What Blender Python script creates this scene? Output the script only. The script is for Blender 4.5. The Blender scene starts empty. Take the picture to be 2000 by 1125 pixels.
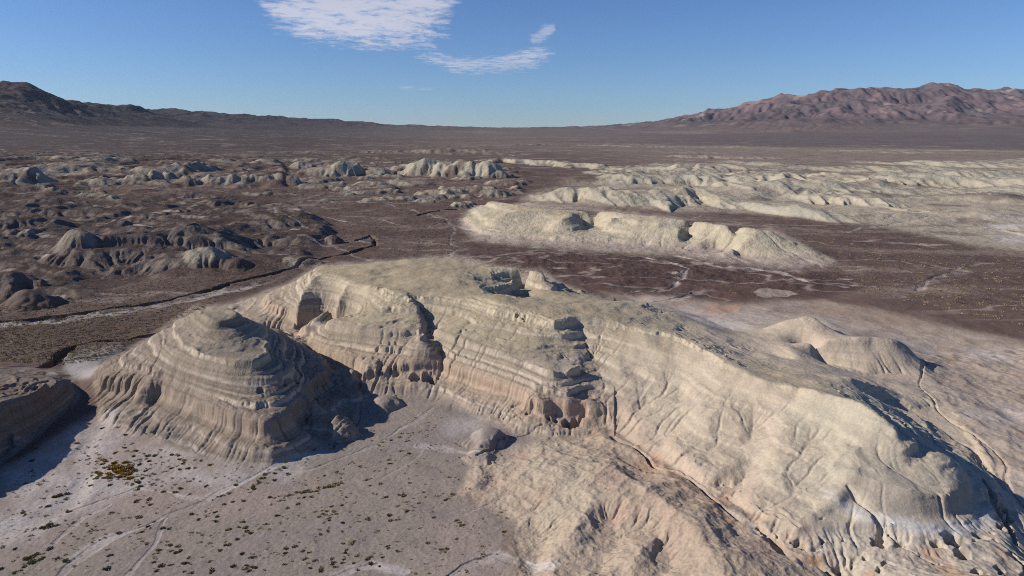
import bpy, math, random, time
import numpy as np
from mathutils import Vector
T0 = time.time()
def log(*a): print("[%.1f]" % (time.time() - T0), *a, flush=True)
sc = bpy.context.scene
C = sc.collection
Q = 1.0          # mesh density factor (1 = final)

# ------------------------------------------------------------------ camera, sky, sun, exposure
F = 1333.0; CX, CY = 1000.0, 562.5
PITCH = math.radians(12.93); CAMZ = 60.0
cp, sp_ = math.cos(PITCH), math.sin(PITCH)
cam = bpy.data.cameras.new("camera"); camo = bpy.data.objects.new("camera", cam); C.objects.link(camo)
cam.sensor_width = 36.0; cam.lens = 36.0 * F / 2000.0
cam.clip_start = 1.0; cam.clip_end = 200000.0
camo.location = (0, 0, CAMZ); camo.rotation_euler = (math.pi / 2 - PITCH, 0, 0)
sc.camera = camo
SUN_EL, SUN_AZ = math.radians(29.0), math.radians(-93.0)   # azimuth from +Y, clockwise
world = bpy.data.worlds.new("World"); sc.world = world; world.use_nodes = True
wn, wl = world.node_tree.nodes, world.node_tree.links
wn.clear()
sky = wn.new("ShaderNodeTexSky"); sky.sky_type = 'NISHITA'; sky.sun_disc = False
sky.sun_elevation = SUN_EL; sky.sun_rotation = SUN_AZ
sky.altitude = 900; sky.air_density = 1.0; sky.dust_density = 0.0; sky.ozone_density = 2.0
bg = wn.new("ShaderNodeBackground"); bg.inputs[1].default_value = 0.067
wo = wn.new("ShaderNodeOutputWorld"); tint = wn.new('ShaderNodeVectorMath'); tint.operation = 'MULTIPLY'; tint.inputs[1].default_value = (0.68, 0.92, 1.36)
wl.new(sky.outputs[0], tint.inputs[0]); wl.new(tint.outputs[0], bg.inputs[0]); wl.new(bg.outputs[0], wo.inputs[0])
sl = bpy.data.lights.new("sun", 'SUN'); sl.energy = 5.0; sl.angle = math.radians(0.53); sl.color = (1.0, 0.915, 0.82)
so = bpy.data.objects.new("sun", sl); C.objects.link(so)
sdir = Vector((math.sin(SUN_AZ) * math.cos(SUN_EL), math.cos(SUN_AZ) * math.cos(SUN_EL), math.sin(SUN_EL)))
so.rotation_euler = sdir.to_track_quat('Z', 'Y').to_euler(); so.location = (-200, 0, 300)
sc.view_settings.view_transform = 'Standard'; sc.view_settings.look = 'None'
sc.view_settings.exposure = 0.17; sc.view_settings.gamma = 1.0
sc.render.engine = 'CYCLES'
sc.cycles.max_bounces = 4; sc.cycles.diffuse_bounces = 2; sc.cycles.transparent_max_bounces = 8
sc.cycles.volume_bounces = 0; sc.cycles.use_denoising = False; sc.cycles.filter_width = 1.05

# ------------------------------------------------------------------ pixel <-> world helpers
def ray(px, py):
    dx, dy = (px - CX) / F, (CY - py) / F
    return dx, cp + dy * sp_, -sp_ + dy * cp
def P(px, py, z=0.0):
    x, y, w = ray(px, py); t = (z - CAMZ) / w
    return (x * t, y * t, z)
def PD(px, py, dist):                      # point at forward distance dist on the line of sight
    x, y, w = ray(px, py); t = dist / y
    return (x * t, dist, CAMZ + w * t)
def project(x, y, z):
    z = z - CAMZ
    fw = y * cp - z * sp_; up = y * sp_ + z * cp
    fw = np.maximum(fw, 1e-3)
    return CX + F * x / fw, CY - F * up / fw
def L(*pts): return [P(*p) for p in pts]
def W(*pts): return list(pts)

# ------------------------------------------------------------------ noise
_rng = np.random.RandomState(7)
_perm = np.concatenate([_rng.permutation(4096)] * 2).astype(np.int32)
_grx = np.cos(np.arange(4096) * 2.399963); _gry = np.sin(np.arange(4096) * 2.399963)
_grx = _grx.astype(np.float32); _gry = _gry.astype(np.float32)
def perlin(x, y, seed=0):
    x = np.asarray(x, np.float64) + seed * 37.17; y = np.asarray(y, np.float64) + seed * 91.7
    xf = np.floor(x); yf = np.floor(y)
    xi = xf.astype(np.int64) & 4095; yi = yf.astype(np.int64) & 4095
    fx = (x - xf).astype(np.float32); fy = (y - yf).astype(np.float32)
    def g(ix, iy, dx, dy):
        h = _perm[_perm[ix & 4095] + (iy & 4095)]
        return _grx[h] * dx + _gry[h] * dy
    ux = fx * fx * fx * (fx * (fx * 6 - 15) + 10); uy = fy * fy * fy * (fy * (fy * 6 - 15) + 10)
    a = g(xi, yi, fx, fy); b = g(xi + 1, yi, fx - 1, fy)
    c = g(xi, yi + 1, fx, fy - 1); d = g(xi + 1, yi + 1, fx - 1, fy - 1)
    ab = a + (b - a) * ux; cd = c + (d - c) * ux
    return (ab + (cd - ab) * uy) * 1.5
def fbm(x, y, lam, octv=4, seed=0, gain=0.5):
    s = 0; a = 1.0; t = 0
    for o in range(octv):
        s = s + a * perlin(x / lam, y / lam, seed + o * 3); t += a; a *= gain; lam *= 0.5
    return s / t
def ridged(x, y, lam, octv=4, seed=0, gain=0.5):
    s = 0; a = 1.0; t = 0
    for o in range(octv):
        s = s + a * (1 - 2 * np.abs(perlin(x / lam, y / lam, seed + o * 3))); t += a; a *= gain; lam *= 0.5
    return s / t
def sstep(a, b, x):
    t = np.clip((x - a) / (b - a), 0, 1); return t * t * (3 - 2 * t)

# ------------------------------------------------------------------ survey lines: crests, rims, spurs, gullies and feet
LN = []
def add(*l):
    for a in l: LN.append(a)
# valley floor in the foreground
add(L((-500, 1122, 0), (100, 1122, 0), (500, 1120, 0), (900, 1122, 0.3)),
    L((-150, 985, 0), (200, 960, 0), (450, 960, 0.2), (700, 950, 0.4), (850, 930, 0.8)),
    L((-500, 1200, 0), (500, 1250, 0), (1000, 1300, 2), (1500, 1300, 4), (2200, 1300, 2)),
    L((660, 880, 0.6), (760, 850, 0.9), (840, 840, 1.1), (880, 860, 1.0)),
    L((880, 1000, 0.3), (860, 1060, 0.2)))
# cliff block on the left edge
add(L((-350, 900, 8), (-160, 880, 8), (-60, 835, 8.5), (0, 790, 8.5), (70, 768, 7.6), (118, 745, 6.2), (100, 733, 5.8), (30, 733, 6.0), (-80, 728, 6.2), (-300, 735, 6.2)),
    L((-350, 1060, 0.2), (-200, 1030, 0.2), (-60, 945, 0.4), (10, 885, 0.6), (70, 845, 0.8), (120, 805, 1.2), (150, 775, 2.0), (150, 748, 3.0), (135, 728, 3.2), (60, 715, 3), (-100, 705, 2.5), (-300, 700, 2.5)),
    L((-160, 880, 8), (-110, 960, 4), (-100, 980, 1)),
    L((0, 790, 8.5), (22, 825, 6), (28, 865, 1.2)))
# butte
add(L((183, 747, 4.0), (192, 790, 2.2), (215, 825, 1.6), (270, 850, 1.3), (340, 868, 1.3), (400, 890, 1.3), (470, 903, 1.3), (530, 904, 1.2), (590, 892, 0.9), (640, 862, 0.9), (690, 820, 1.1)),
    L((690, 820, 1.1), (715, 780, 1.6), (690, 745, 2.2), (640, 720, 3.4), (590, 680, 5.6), (545, 640, 8.0)),
    L((183, 747, 4.0), (190, 722, 6.2), (245, 690, 9.2), (300, 655, 13.2), (340, 632, 16.2), (368, 615, 17.6), (384, 601, 19.9), (405, 596, 20.4), (440, 600, 20.5), (462, 612, 20.2)),
    L((462, 612, 20.2), (485, 628, 18.2), (520, 640, 14.5), (548, 652, 11), (545, 640, 8.0)),
    W((-100, 160, 3), (-92, 172, 2), (-72, 184, 2), (-50, 184, 2.5), (-46, 176, 5)),
    L((372, 640, 17.0), (400, 655, 17.2), (440, 657, 17.3), (462, 655, 17.0)),                 # foot of the cap
    L((384, 601, 19.9), (392, 620, 19.4), (420, 632, 19.2), (448, 630, 19.1), (462, 612, 20.2)),   # rim of the cap
    L((300, 657, 13.4), (322, 668, 14.6), (340, 683, 15.0), (400, 697, 15.2), (450, 704, 15.3), (495, 704, 15.2), (520, 690, 15.2), (524, 668, 15.0)),
    L((245, 692, 9.6), (290, 700, 11.6), (350, 722, 11.8), (400, 734, 12.0), (450, 738, 12.2), (530, 736, 12.2), (565, 722, 12.0), (575, 712, 11.8)),
    L((245, 728, 8.0), (300, 745, 8.2), (350, 762, 8.0), (400, 782, 7.8), (440, 800, 7.6), (480, 812, 7.6), (524, 817, 7.6), (560, 795, 7.8), (588, 765, 8.2), (592, 735, 8.6), (585, 712, 8.6)),
    L((250, 765, 5.2), (310, 800, 4.4), (370, 830, 3.6), (430, 848, 3.5), (500, 868, 3.6), (532, 876, 3.5), (570, 860, 3.2)),
    L((350, 722, 11.8), (340, 748, 8.6)),
    L((560, 795, 7.8), (590, 830, 2.6), (598, 850, 1.3)), L((588, 765, 8.2), (620, 790, 2.5)))
# main ridge, rim of the table top (front), left to right
rim = L((612, 536, 18.2), (640, 537, 18.7), (668, 541, 18.8), (690, 549, 18.8), (740, 560, 18.8), (790, 573, 18.6), (806, 580, 18.2), (815, 588, 16.8), (822, 578, 18.3), (860, 571, 18.6), (930, 581, 18.4), (1000, 597, 18.0), (1050, 612, 17.4), (1083, 628, 16.8), (1092, 627, 16.6), (1110, 622, 16.6), (1160, 622, 16.2), (1200, 627, 15.8), (1255, 640, 15.4), (1310, 650, 15.2), (1360, 672, 15.0), (1410, 700, 14.9), (1450, 722, 14.8), (1490, 738, 14.8), (1530, 745, 14.8), (1580, 756, 15.3), (1630, 769, 15.9), (1680, 786, 16.1), (1720, 815, 15.3), (1752, 850, 13.7), (1770, 885, 11.6), (1780, 914, 9.7))
add(rim)
add(L((435, 601, 2.5), (470, 588, 5.0), (530, 572, 9.0), (562, 556, 12.5), (600, 533, 16.6), (626, 518, 18.0), (700, 514, 18.6), (770, 510, 19.2), (830, 503, 19.8), (885, 501, 20.0), (905, 512, 19.0), (960, 519, 18.6), (1040, 526, 18.2), (1062, 533, 17.6), (1068, 545, 15.5), (1085, 552, 12.0), (1110, 560, 9.5), (1140, 572, 6.5), (1175, 583, 2.6)),
    L((612, 536, 18.2), (626, 518, 18.0)),
    W((-120, 195, 2), (-88, 222, 2), (-60, 250, 1.6), (-30, 265, 1.2), (5, 262, 1.0), (30, 250, 0.8), (48, 235, 0.8)),
    L((1000, 528, 19.2), (985, 540, 18.6), (968, 556, 17.6), (972, 566, 15.5), (1010, 580, 10), (1052, 591, 5.5)),          # back spur
    L((930, 560, 18.8), (948, 566, 17.6), (985, 580, 14), (1020, 592, 10)),
    L((1064, 548, 16.0), (1100, 566, 9.6), (1112, 572, 8.6), (1125, 588, 4.0)),
    L((1000, 556, 9), (1050, 576, 4.5), (1100, 590, 2.5), (1180, 592, 2.0)),
    L((860, 566, 18.9), (960, 580, 18.4), (1040, 596, 17.6), (1120, 597, 16.8), (1190, 590, 16.2), (1250, 588, 15.4), (1285, 600, 14.2)),
    L((700, 530, 18.7), (850, 540, 19.2), (930, 548, 18.8)))
# slopes of the ridge toward the camera
add(L((436, 612, 2.8), (480, 635, 6.5), (545, 640, 8.0)),
    L((560, 556, 12.5), (545, 590, 11.0), (520, 610, 9)), L((612, 538, 19), (596, 566, 15.5), (575, 600, 12.5)),
    L((672, 556, 18), (640, 600, 13.5), (600, 640, 10.5), (585, 655, 9.2)),                         # gully beside first lobe
    L((585, 655, 9.2), (640, 662, 9.4), (700, 672, 9.3), (760, 684, 9.2), (810, 694, 9.2), (850, 692, 9.2)),
    L((600, 680, 6.5), (660, 700, 6.3), (720, 715, 6.1), (780, 726, 5.9), (820, 724, 6.1), (850, 718, 6.2)),
    L((640, 728, 4.6), (690, 742, 4.2), (740, 754, 3.9), (800, 752, 4.0), (840, 754, 3.7), (868, 772, 2.8)), L((700, 762, 2.6), (750, 775, 2.2), (810, 775, 2.3), (850, 785, 2.0)),
    L((806, 580, 18.2), (826, 622, 14.4), (826, 640, 13.2), (815, 652, 12.3), (700, 636, 13.6), (640, 622, 13.8)),
    L((815, 588, 16.8), (835, 630, 12.6), (842, 665, 10.2), (864, 700, 7.6), (872, 740, 5.0), (880, 772, 2.8)),         # central gully
    L((842, 640, 13.4), (900, 660, 12.8), (980, 690, 11.8), (1040, 716, 11.2), (1080, 732, 10.9), (1110, 730, 10.6), (1130, 718, 10.8)),
    L((872, 690, 9.6), (940, 722, 8.6), (1000, 748, 8.0), (1060, 770, 7.8), (1110, 778, 7.7), (1155, 777, 7.4)),
    L((900, 740, 5.6), (960, 765, 5.0), (1030, 790, 4.6), (1090, 812, 4.0), (1125, 818, 3.6), (1150, 800, 4.2)),
    L((885, 800, 1.6), (935, 815, 1.5), (985, 835, 1.7), (1015, 850, 1.6), (1060, 858, 1.6), (1120, 852, 2.2), (1180, 834, 3.0)),
    L((1083, 628, 16.8), (1080, 664, 13.4), (1105, 700, 10.9)),
    L((1092, 627, 16.6), (1094, 645, 15.0)), 
    L((1130, 645, 13.8), (1160, 700, 10.4), (1182, 750, 7.9), (1192, 790, 5.9), (1195, 830, 3.7)),
    L((1255, 640, 15.4), (1262, 665, 14.2), (1260, 700, 12.0), (1250, 760, 8.6), (1230, 820, 4.8)),
    L((1310, 650, 15.2), (1320, 700, 12.6), (1330, 770, 9.0), (1320, 850, 5.6)),
    L((1410, 700, 14.9), (1400, 740, 12.9), (1395, 800, 9.6), (1375, 870, 6.4), (1355, 915, 4.9)),
    L((1500, 741, 14.8), (1485, 770, 12.6), (1470, 830, 8.8), (1458, 880, 6.8), (1455, 930, 5.4), (1445, 965, 4.9)), L((1560, 755, 14.6), (1540, 810, 11.6), (1520, 880, 8.8), (1530, 940, 7.2), (1560, 985, 6.2)),
    L((1630, 769, 15.9), (1632, 830, 12.4), (1620, 900, 9.2), (1610, 950, 7.4)), L((1700, 830, 14.2), (1715, 880, 11.4), (1735, 915, 9.9), (1780, 922, 9.6)))
# gully between the ridge and the foreground hill
add(L((1060, 860, 1.4), (1120, 860, 2.0), (1185, 842, 2.8), (1240, 870, 3.2), (1300, 908, 3.5), (1350, 940, 3.6), (1400, 980, 3.7), (1440, 1020, 3.5), (1500, 1060, 3.4), (1570, 1085, 3.2), (1650, 1112, 3.0), (1700, 1150, 3)),
    L((1050, 868, 2.6), (1100, 880, 3.8), (1160, 900, 4.6), (1220, 925, 5.2), (1270, 958, 5.6), (1330, 1000, 6.0), (1370, 1045, 6.0), (1400, 1090, 6.0), (1440, 1150, 6.0)),
    L((1000, 862, 1.6), (960, 900, 1.0), (945, 930, 0.8), (985, 985, 0.6), (1010, 1020, 0.5), (985, 1060, 0.5), (985, 1080, 0.4)),
    L((1100, 880, 3.8), (1060, 930, 2.6), (1020, 970, 1.3)), L((1220, 925, 5.2), (1150, 1000, 3.2), (1110, 1060, 2.2), (1080, 1120, 1.4)),
    L((1330, 1000, 6.0), (1260, 1060, 4.2), (1230, 1120, 3.4)),
    L((1190, 1010, 2.4), (1190, 1070, 1.6), (1165, 1125, 1.0)), L((1040, 1000, 0.9), (1060, 1060, 0.6), (1040, 1120, 0.4)), L((1285, 1040, 3.6), (1300, 1090, 3.0), (1290, 1140, 2.6)),
    L((1450, 985, 4.4), (1500, 1010, 5.0), (1560, 1040, 4.8)))
# dome and apron at right
add(L((1780, 916, 10.1), (1800, 905, 10.3), (1830, 890, 10.8), (1850, 885, 10.6), (1870, 900, 9.8)),
    L((1650, 925, 9.6), (1700, 940, 9.4), (1740, 955, 9.2), (1800, 968, 9.0), (1850, 968, 8.8), (1882, 955, 8.6), (1890, 930, 8.4)),
    L((1640, 958, 7.4), (1690, 995, 6.6), (1740, 1008, 6.4), (1800, 1013, 6.3), (1850, 1010, 6.2), (1892, 990, 6.2), (1905, 965, 6.2), (1905, 930, 6.2)),
    L((1620, 985, 6.4), (1680, 1015, 5.9), (1750, 1030, 5.8), (1820, 1040, 5.7), (1880, 1034, 5.6), (1925, 1005, 5.5), (1945, 960, 5.4)),
    L((1620, 1010, 5.4), (1700, 1045, 4.8), (1800, 1075, 4.6), (1850, 1100, 4.4)),
    L((1930, 1010, 5.4), (1960, 1050, 5.0), (1990, 1110, 4.4), (2020, 1160, 4)),
    L((1970, 1000, 3.2), (2010, 1050, 2.2), (2060, 1110, 1.2)), L((1850, 1150, 5.6), (1920, 1125, 5.2), (1940, 1080, 5.2)))
# shaded side behind the right crest
add(L((1672, 765, 12.0), (1695, 775, 7.4), (1745, 795, 4.6), (1790, 818, 3.8), (1840, 848, 3.2), (1880, 880, 2.8), (1915, 915, 2.6), (1945, 945, 2.6), (2000, 985, 2.6), (2080, 1030, 1.5)),
    L((1640, 741, 12.0), (1700, 748, 9.6), (1760, 765, 6.4), (1820, 795, 4.6), (1880, 840, 3.6), (1940, 890, 3.0), (2010, 935, 3)),
    L((1500, 730, 14.6), (1580, 742, 14.2), (1650, 750, 13.5)),
    L((1440, 692, 12.8), (1500, 705, 12.2), (1560, 720, 12.2), (1640, 737, 12.0)))
# back of the ridge, hills beyond
add(L((1285, 600, 14.2), (1305, 607, 14.0), (1330, 616, 12.8), (1360, 628, 10.5), (1395, 644, 6.5), (1425, 656, 4.4)),
    L((1290, 622, 11.6), (1330, 634, 9.0), (1380, 650, 5.6), (1420, 662, 4.4)), 
    L((1200, 592, 6), (1240, 590, 3.0), (1300, 596, 1.6), (1360, 612, 1.6), (1420, 640, 2.2), (1450, 655, 3.5)),
    L((1380, 655, 12.4), (1430, 668, 10.8), (1470, 682, 9.4), (1500, 690, 9.0), (1540, 705, 8.6)),
    L((1450, 655, 5.5), (1480, 645, 8.5), (1510, 633, 11.0), (1545, 621, 13.0), (1580, 617, 13.6), (1606, 625, 13.0), (1640, 640, 11.0), (1665, 656, 7.6), (1690, 664, 4)),
    L((1606, 625, 13.0), (1605, 642, 10.6), (1640, 658, 8.6), (1665, 664, 7)),
    L((1470, 690, 9.0), (1500, 675, 9.8), (1540, 668, 10.2), (1600, 663, 11.2), (1640, 660, 11.6), (1700, 656, 12.0), (1748, 661, 11.2), (1768, 672, 9.6), (1788, 692, 6.7), (1795, 712, 4.2)), L((1540, 668, 10.2), (1546, 690, 9.8), (1566, 706, 9.2), (1590, 716, 8.6)),
    L((1560, 684, 6.8), (1580, 694, 6.2), (1602, 710, 5.8), (1650, 722, 5.8), (1700, 735, 5.4), (1760, 735, 4.6)),
    L((1700, 659, 11.4), (1705, 690, 8.8), (1720, 715, 6.8)),
    L((1430, 615, 1.6), (1480, 600, 1.0), (1560, 590, 0.8), (1650, 600, 0.8), (1750, 640, 1.0), (1830, 680, 1.5), (1880, 730, 2.2), (1930, 780, 2.8), (2000, 850, 3.0), (2150, 900, 3)),
    L((1810, 715, 3.6), (1830, 760, 4.0), (1800, 775, 6.0)), L((1850, 740, 3.2), (1900, 800, 3.8), (1960, 870, 3.8)))
# plain at left and behind
add(L((-400, 640, 2), (0, 640, 2), (200, 640, 2), (330, 590, 2), (430, 560, 2), (560, 530, 1.8)),
    L((-400, 560, 3), (0, 560, 2.5), (300, 530, 2), (600, 490, 1.6), (900, 490, 1)),
    L((0, 700, 2.6), (100, 680, 2.4), (180, 670, 2.4), (260, 650, 2)),
    L((150, 712, 2.6), (175, 708, 3.0)), L((1000, 560, 1), (1250, 560, 1), (1500, 560, 0.8), (1800, 590, 0.8), (2200, 600, 1)),
    L((900, 500, 1), (1200, 520, 2), (1500, 540, 1), (2000, 560, 0.8), (2200, 560, 1)),
    L((1700, 490, 0.5), (2200, 520, 0.5)))
# middle ridge
mid_crest = L((905, 432, 2.5), (920, 412, 6.5), (945, 398, 10.5), (960, 393, 12.5), (985, 397, 13.4), (1030, 402, 13.6), (1080, 408, 13.6), (1180, 413, 13.2), (1300, 426, 13.4), (1380, 434, 13.2), (1430, 440, 13), (1480, 448, 12.4), (1510, 452, 11.6), (1535, 468, 8.0), (1580, 485, 5.0), (1625, 500, 2.6), (1645, 514, 1))
add(mid_crest, [(x * 1.1, y * 1.1, 0.8) for x, y, z in mid_crest[1:-1]],
    L((900, 436, 1.8), (925, 460, 1.5), (950, 468, 1.4), (1010, 470, 1.6), (1060, 478, 1.5), (1140, 480, 1.5), (1200, 478, 2.0), (1270, 486, 1.5), (1330, 495, 1.2), (1400, 488, 1.6), (1440, 500, 1.5), (1500, 525, 1.1), (1580, 524, 1.0), (1640, 518, 1)),
    L((985, 397, 13.4), (955, 420, 8.0), (930, 440, 3.6)), L((950, 432, 6.6), (972, 424, 10.5), (990, 416, 12.4), (1050, 413, 13), (1090, 414, 12.6), (1120, 417, 12.8)),
    L((990, 440, 6.6), (1040, 444, 6.2), (1062, 455, 4.0)), L((1120, 417, 12.8), (1098, 428, 11.4), (1070, 455, 4.6)),
    L((1126, 424, 10.0), (1140, 440, 5.0), (1152, 452, 3.2), (1164, 464, 2.2)), L((1146, 424, 9.0), (1160, 440, 4.6), (1180, 462, 2.6)),
    L((1195, 424, 12.6), (1175, 445, 7.4)), L((1250, 430, 12.4), (1220, 450, 7.4), (1200, 468, 3.0)), L((1285, 436, 11.6), (1270, 460, 6.2), (1260, 478, 2.4)),
    L((1330, 438, 12.2), (1320, 460, 7.2), (1305, 478, 3)), L((1345, 455, 6.4), (1340, 480, 2.4)), L((1400, 440, 12.6), (1432, 452, 10.6), (1438, 462, 8.0), (1430, 472, 4.2)),
    L((1395, 455, 8.4), (1360, 478, 4.2)), L((1480, 450, 12.2), (1450, 475, 7.0), (1410, 498, 3.0)), L((1500, 455, 11), (1520, 480, 6.2), (1560, 500, 3.2), (1590, 515, 1.6)))
# far field (given by distance): plain, fans and mountains
def far(*pts): return [PD(*p) for p in pts]
for D, zz in ((650, 1.0), (1000, 2.0), (1600, 1.0)):
    add([(D * math.tan(a), D, zz + (a < -0.1) * (-a - 0.1) * D * 0.012) for a in np.linspace(-0.87, 0.87, 15)])
add(far((-500, 300, 2000), (0, 298, 2200), (300, 294, 2300), (600, 288, 2700), (1000, 284, 2900), (1400, 284, 2900), (2500, 292, 2500)),
    far((-500, 250, 3000), (-200, 250, 3200), (0, 252, 3400), (150, 258, 3600), (300, 262, 4400), (500, 266, 5500), (800, 268, 6000), (1000, 268, 6000), (1250, 268, 6400), (1500, 276, 6000), (1750, 280, 5600), (2000, 284, 5200), (2500, 288, 5000)),
    far((-500, 180, 4200), (-250, 205, 4100), (0, 222, 4100), (80, 236, 4300), (160, 246, 4700), (250, 248, 5600), (420, 252, 7500), (600, 257, 8800), (800, 262, 9000), (1000, 262, 9500), (1200, 262, 10000), (1350, 264, 10000), (1500, 258, 9800), (1650, 256, 9400), (1800, 250, 9200), (2000, 246, 9000), (2500, 240, 9000)),
    far((-500, 100, 5600), (-250, 130, 5500), (-90, 145, 5500), (0, 158, 5600), (20, 165, 5600), (40, 172, 5700), (75, 174, 5800), (115, 180, 5900), (150, 190, 6100), (185, 204, 6300), (215, 212, 6500), (240, 211, 6800), (262, 210, 7100), (285, 216, 7500), (300, 222, 7800), (330, 232, 8000), (400, 244, 8200)),
    far((250, 222, 11500), (300, 214, 11500), (345, 211, 11500), (365, 212, 11500), (388, 222, 11600), (415, 219, 11800), (442, 217, 12000), (475, 228, 12000), (500, 224, 12200), (520, 222, 12400), (560, 232, 12600), (595, 235, 12800), (625, 232, 13000), (643, 229, 13000), (670, 237, 13200), (700, 241, 13500), (740, 246, 14000), (790, 249, 14500), (850, 252, 15000), (910, 254, 15500), (960, 255, 16000), (1010, 253, 16000), (1060, 255, 16000), (1120, 255, 16000), (1165, 253, 15500), (1200, 255, 15000)),
    far((1200, 258, 13500), (1250, 249, 13500), (1280, 243, 13500), (1305, 238, 13500), (1330, 236, 13500), (1352, 230, 13500), (1380, 218, 13500), (1398, 215, 13500), (1415, 220, 13500), (1432, 217, 13500), (1455, 205, 13500), (1480, 196, 13500), (1505, 192, 13500), (1530, 186, 13500), (1548, 190, 13500), (1562, 193, 13500), (1600, 186, 13300), (1640, 178, 13100), (1665, 177, 13000), (1690, 167, 12800), (1712, 172, 12900), (1728, 179, 13200), (1745, 172, 13600), (1775, 172, 13600), (1800, 168, 13600), (1828, 164, 13600), (1860, 168, 13600), (1880, 176, 13600), (1905, 177, 13600), (1930, 181, 13600), (1950, 174, 13600), (1972, 169, 13600), (2000, 176, 13600), (2100, 185, 13600), (2500, 220, 13600)),
    far((1690, 167, 12800), (1672, 190, 12000), (1650, 215, 11200), (1620, 232, 10600)), far((1690, 167, 12800), (1720, 195, 12200), (1745, 212, 11600)),
    far((1530, 186, 13500), (1500, 212, 12400), (1450, 236, 11200)), far((1828, 164, 13600), (1830, 188, 12700), (1800, 212, 11600), (1790, 236, 10500)),
    far((1870, 190, 12000), (1850, 212, 11200), (1858, 238, 10300)), far((1870, 190, 12000), (1900, 205, 11500), (1930, 225, 10600)),
    far((1590, 224, 10900), (1620, 218, 10900), (1660, 228, 10900)), far((1560, 232, 10400), (1600, 216, 10600), (1640, 232, 10400), (1670, 246, 10000)),
    far((1520, 262, 8800), (1550, 252, 8900), (1590, 262, 8800)), far((1972, 169, 13600), (1960, 200, 12400), (1990, 225, 11400)),
    far((1400, 214, 13500), (1380, 238, 12500)), far((1750, 240, 10400), (1770, 222, 11000), (1800, 240, 10600)),
    far((60, 180, 5600), (80, 205, 5200), (120, 232, 4800)), far((115, 181, 5900), (150, 215, 5500), (200, 240, 5300)), far((20, 168, 5600), (10, 200, 4900), (40, 225, 4400)),
    far((-500, 150, 22000), (0, 200, 24000), (800, 256, 24000), (1200, 258, 24000), (1600, 240, 24000), (2500, 240, 24000)))
FARL = 8

# ------------------------------------------------------------------ solve the base surface in (azimuth, log distance) space
UM = 0.88; V0, V1 = math.log(46.0), math.log(25500.0)
def rasterize(cell):
    nu = int(2 * UM / cell) + 1; nv = int((V1 - V0) / cell) + 1
    acc = np.zeros((nv, nu)); cnt = np.zeros((nv, nu))
    for ln in LN:
        a = np.array(ln)
        for p, q in zip(a[:-1], a[1:]):
            up, uq = math.atan2(p[0], p[1]), math.atan2(q[0], q[1])
            vp, vq = math.log(math.hypot(p[0], p[1])), math.log(math.hypot(q[0], q[1]))
            n = int(max(abs(up - uq), abs(vp - vq)) / cell * 1.6) + 2
            t = np.linspace(0, 1, n)[:, None]; s = p * (1 - t) + q * t
            # interpolate in log space for long far lines, in world space otherwise
            u = np.arctan2(s[:, 0], s[:, 1]); v = np.log(np.hypot(s[:, 0], s[:, 1]))
            i = np.round((u + UM) / cell).astype(int); j = np.round((v - V0) / cell).astype(int)
            ok = (i >= 0) & (i < nu) & (j >= 0) & (j < nv)
            np.add.at(acc, (j[ok], i[ok]), s[ok, 2]); np.add.at(cnt, (j[ok], i[ok]), 1)
    m = cnt > 0
    val = np.where(m, acc / np.maximum(cnt, 1), 0)
    return val, m
def resize(a, shape):
    def idx(n, m):
        t = np.linspace(0, n - 1, m); i = np.minimum(t.astype(int), n - 2); return i, t - i
    j, fj = idx(a.shape[0], shape[0]); i, fi = idx(a.shape[1], shape[1])
    r = a[j] * (1 - fj)[:, None] + a[j + 1] * fj[:, None]
    return r[:, i] * (1 - fi) + r[:, i + 1] * fi
h = None
for cell, its in ((0.064, 500), (0.032, 300), (0.016, 250), (0.008, 200), (0.004, 120)):
    val, m = rasterize(cell)
    h = np.where(m, val, val[m].mean() * 0) if h is None else np.where(m, val, resize(h, val.shape))
    for k in range(its):
        pd = np.pad(h, 1, mode='edge')
        avg = 0.25 * (pd[:-2, 1:-1] + pd[2:, 1:-1] + pd[1:-1, :-2] + pd[1:-1, 2:])
        h = np.where(m, h, avg)
log("base solved", h.shape)
for k in range(2):                                # soften creases a touch
    pd = np.pad(h, 1, mode='edge'); h = 0.5 * h + 0.125 * (pd[:-2, 1:-1] + pd[2:, 1:-1] + pd[1:-1, :-2] + pd[1:-1, 2:])

# mid resolution grid
ce = 0.0022
nu = int(2 * UM / ce) + 1; nv = int((V1 - V0) / ce) + 1
ce_u = 2 * UM / (nu - 1); ce_v = (V1 - V0) / (nv - 1)
h = resize(h, (nv, nu))
uu = np.linspace(-UM, UM, nu); vv = np.linspace(V0, V1, nv)
R = np.exp(vv)[:, None]
X = R * np.sin(uu)[None]; Y = R * np.cos(uu)[None]
PX, PY = project(X, Y, h)

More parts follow.
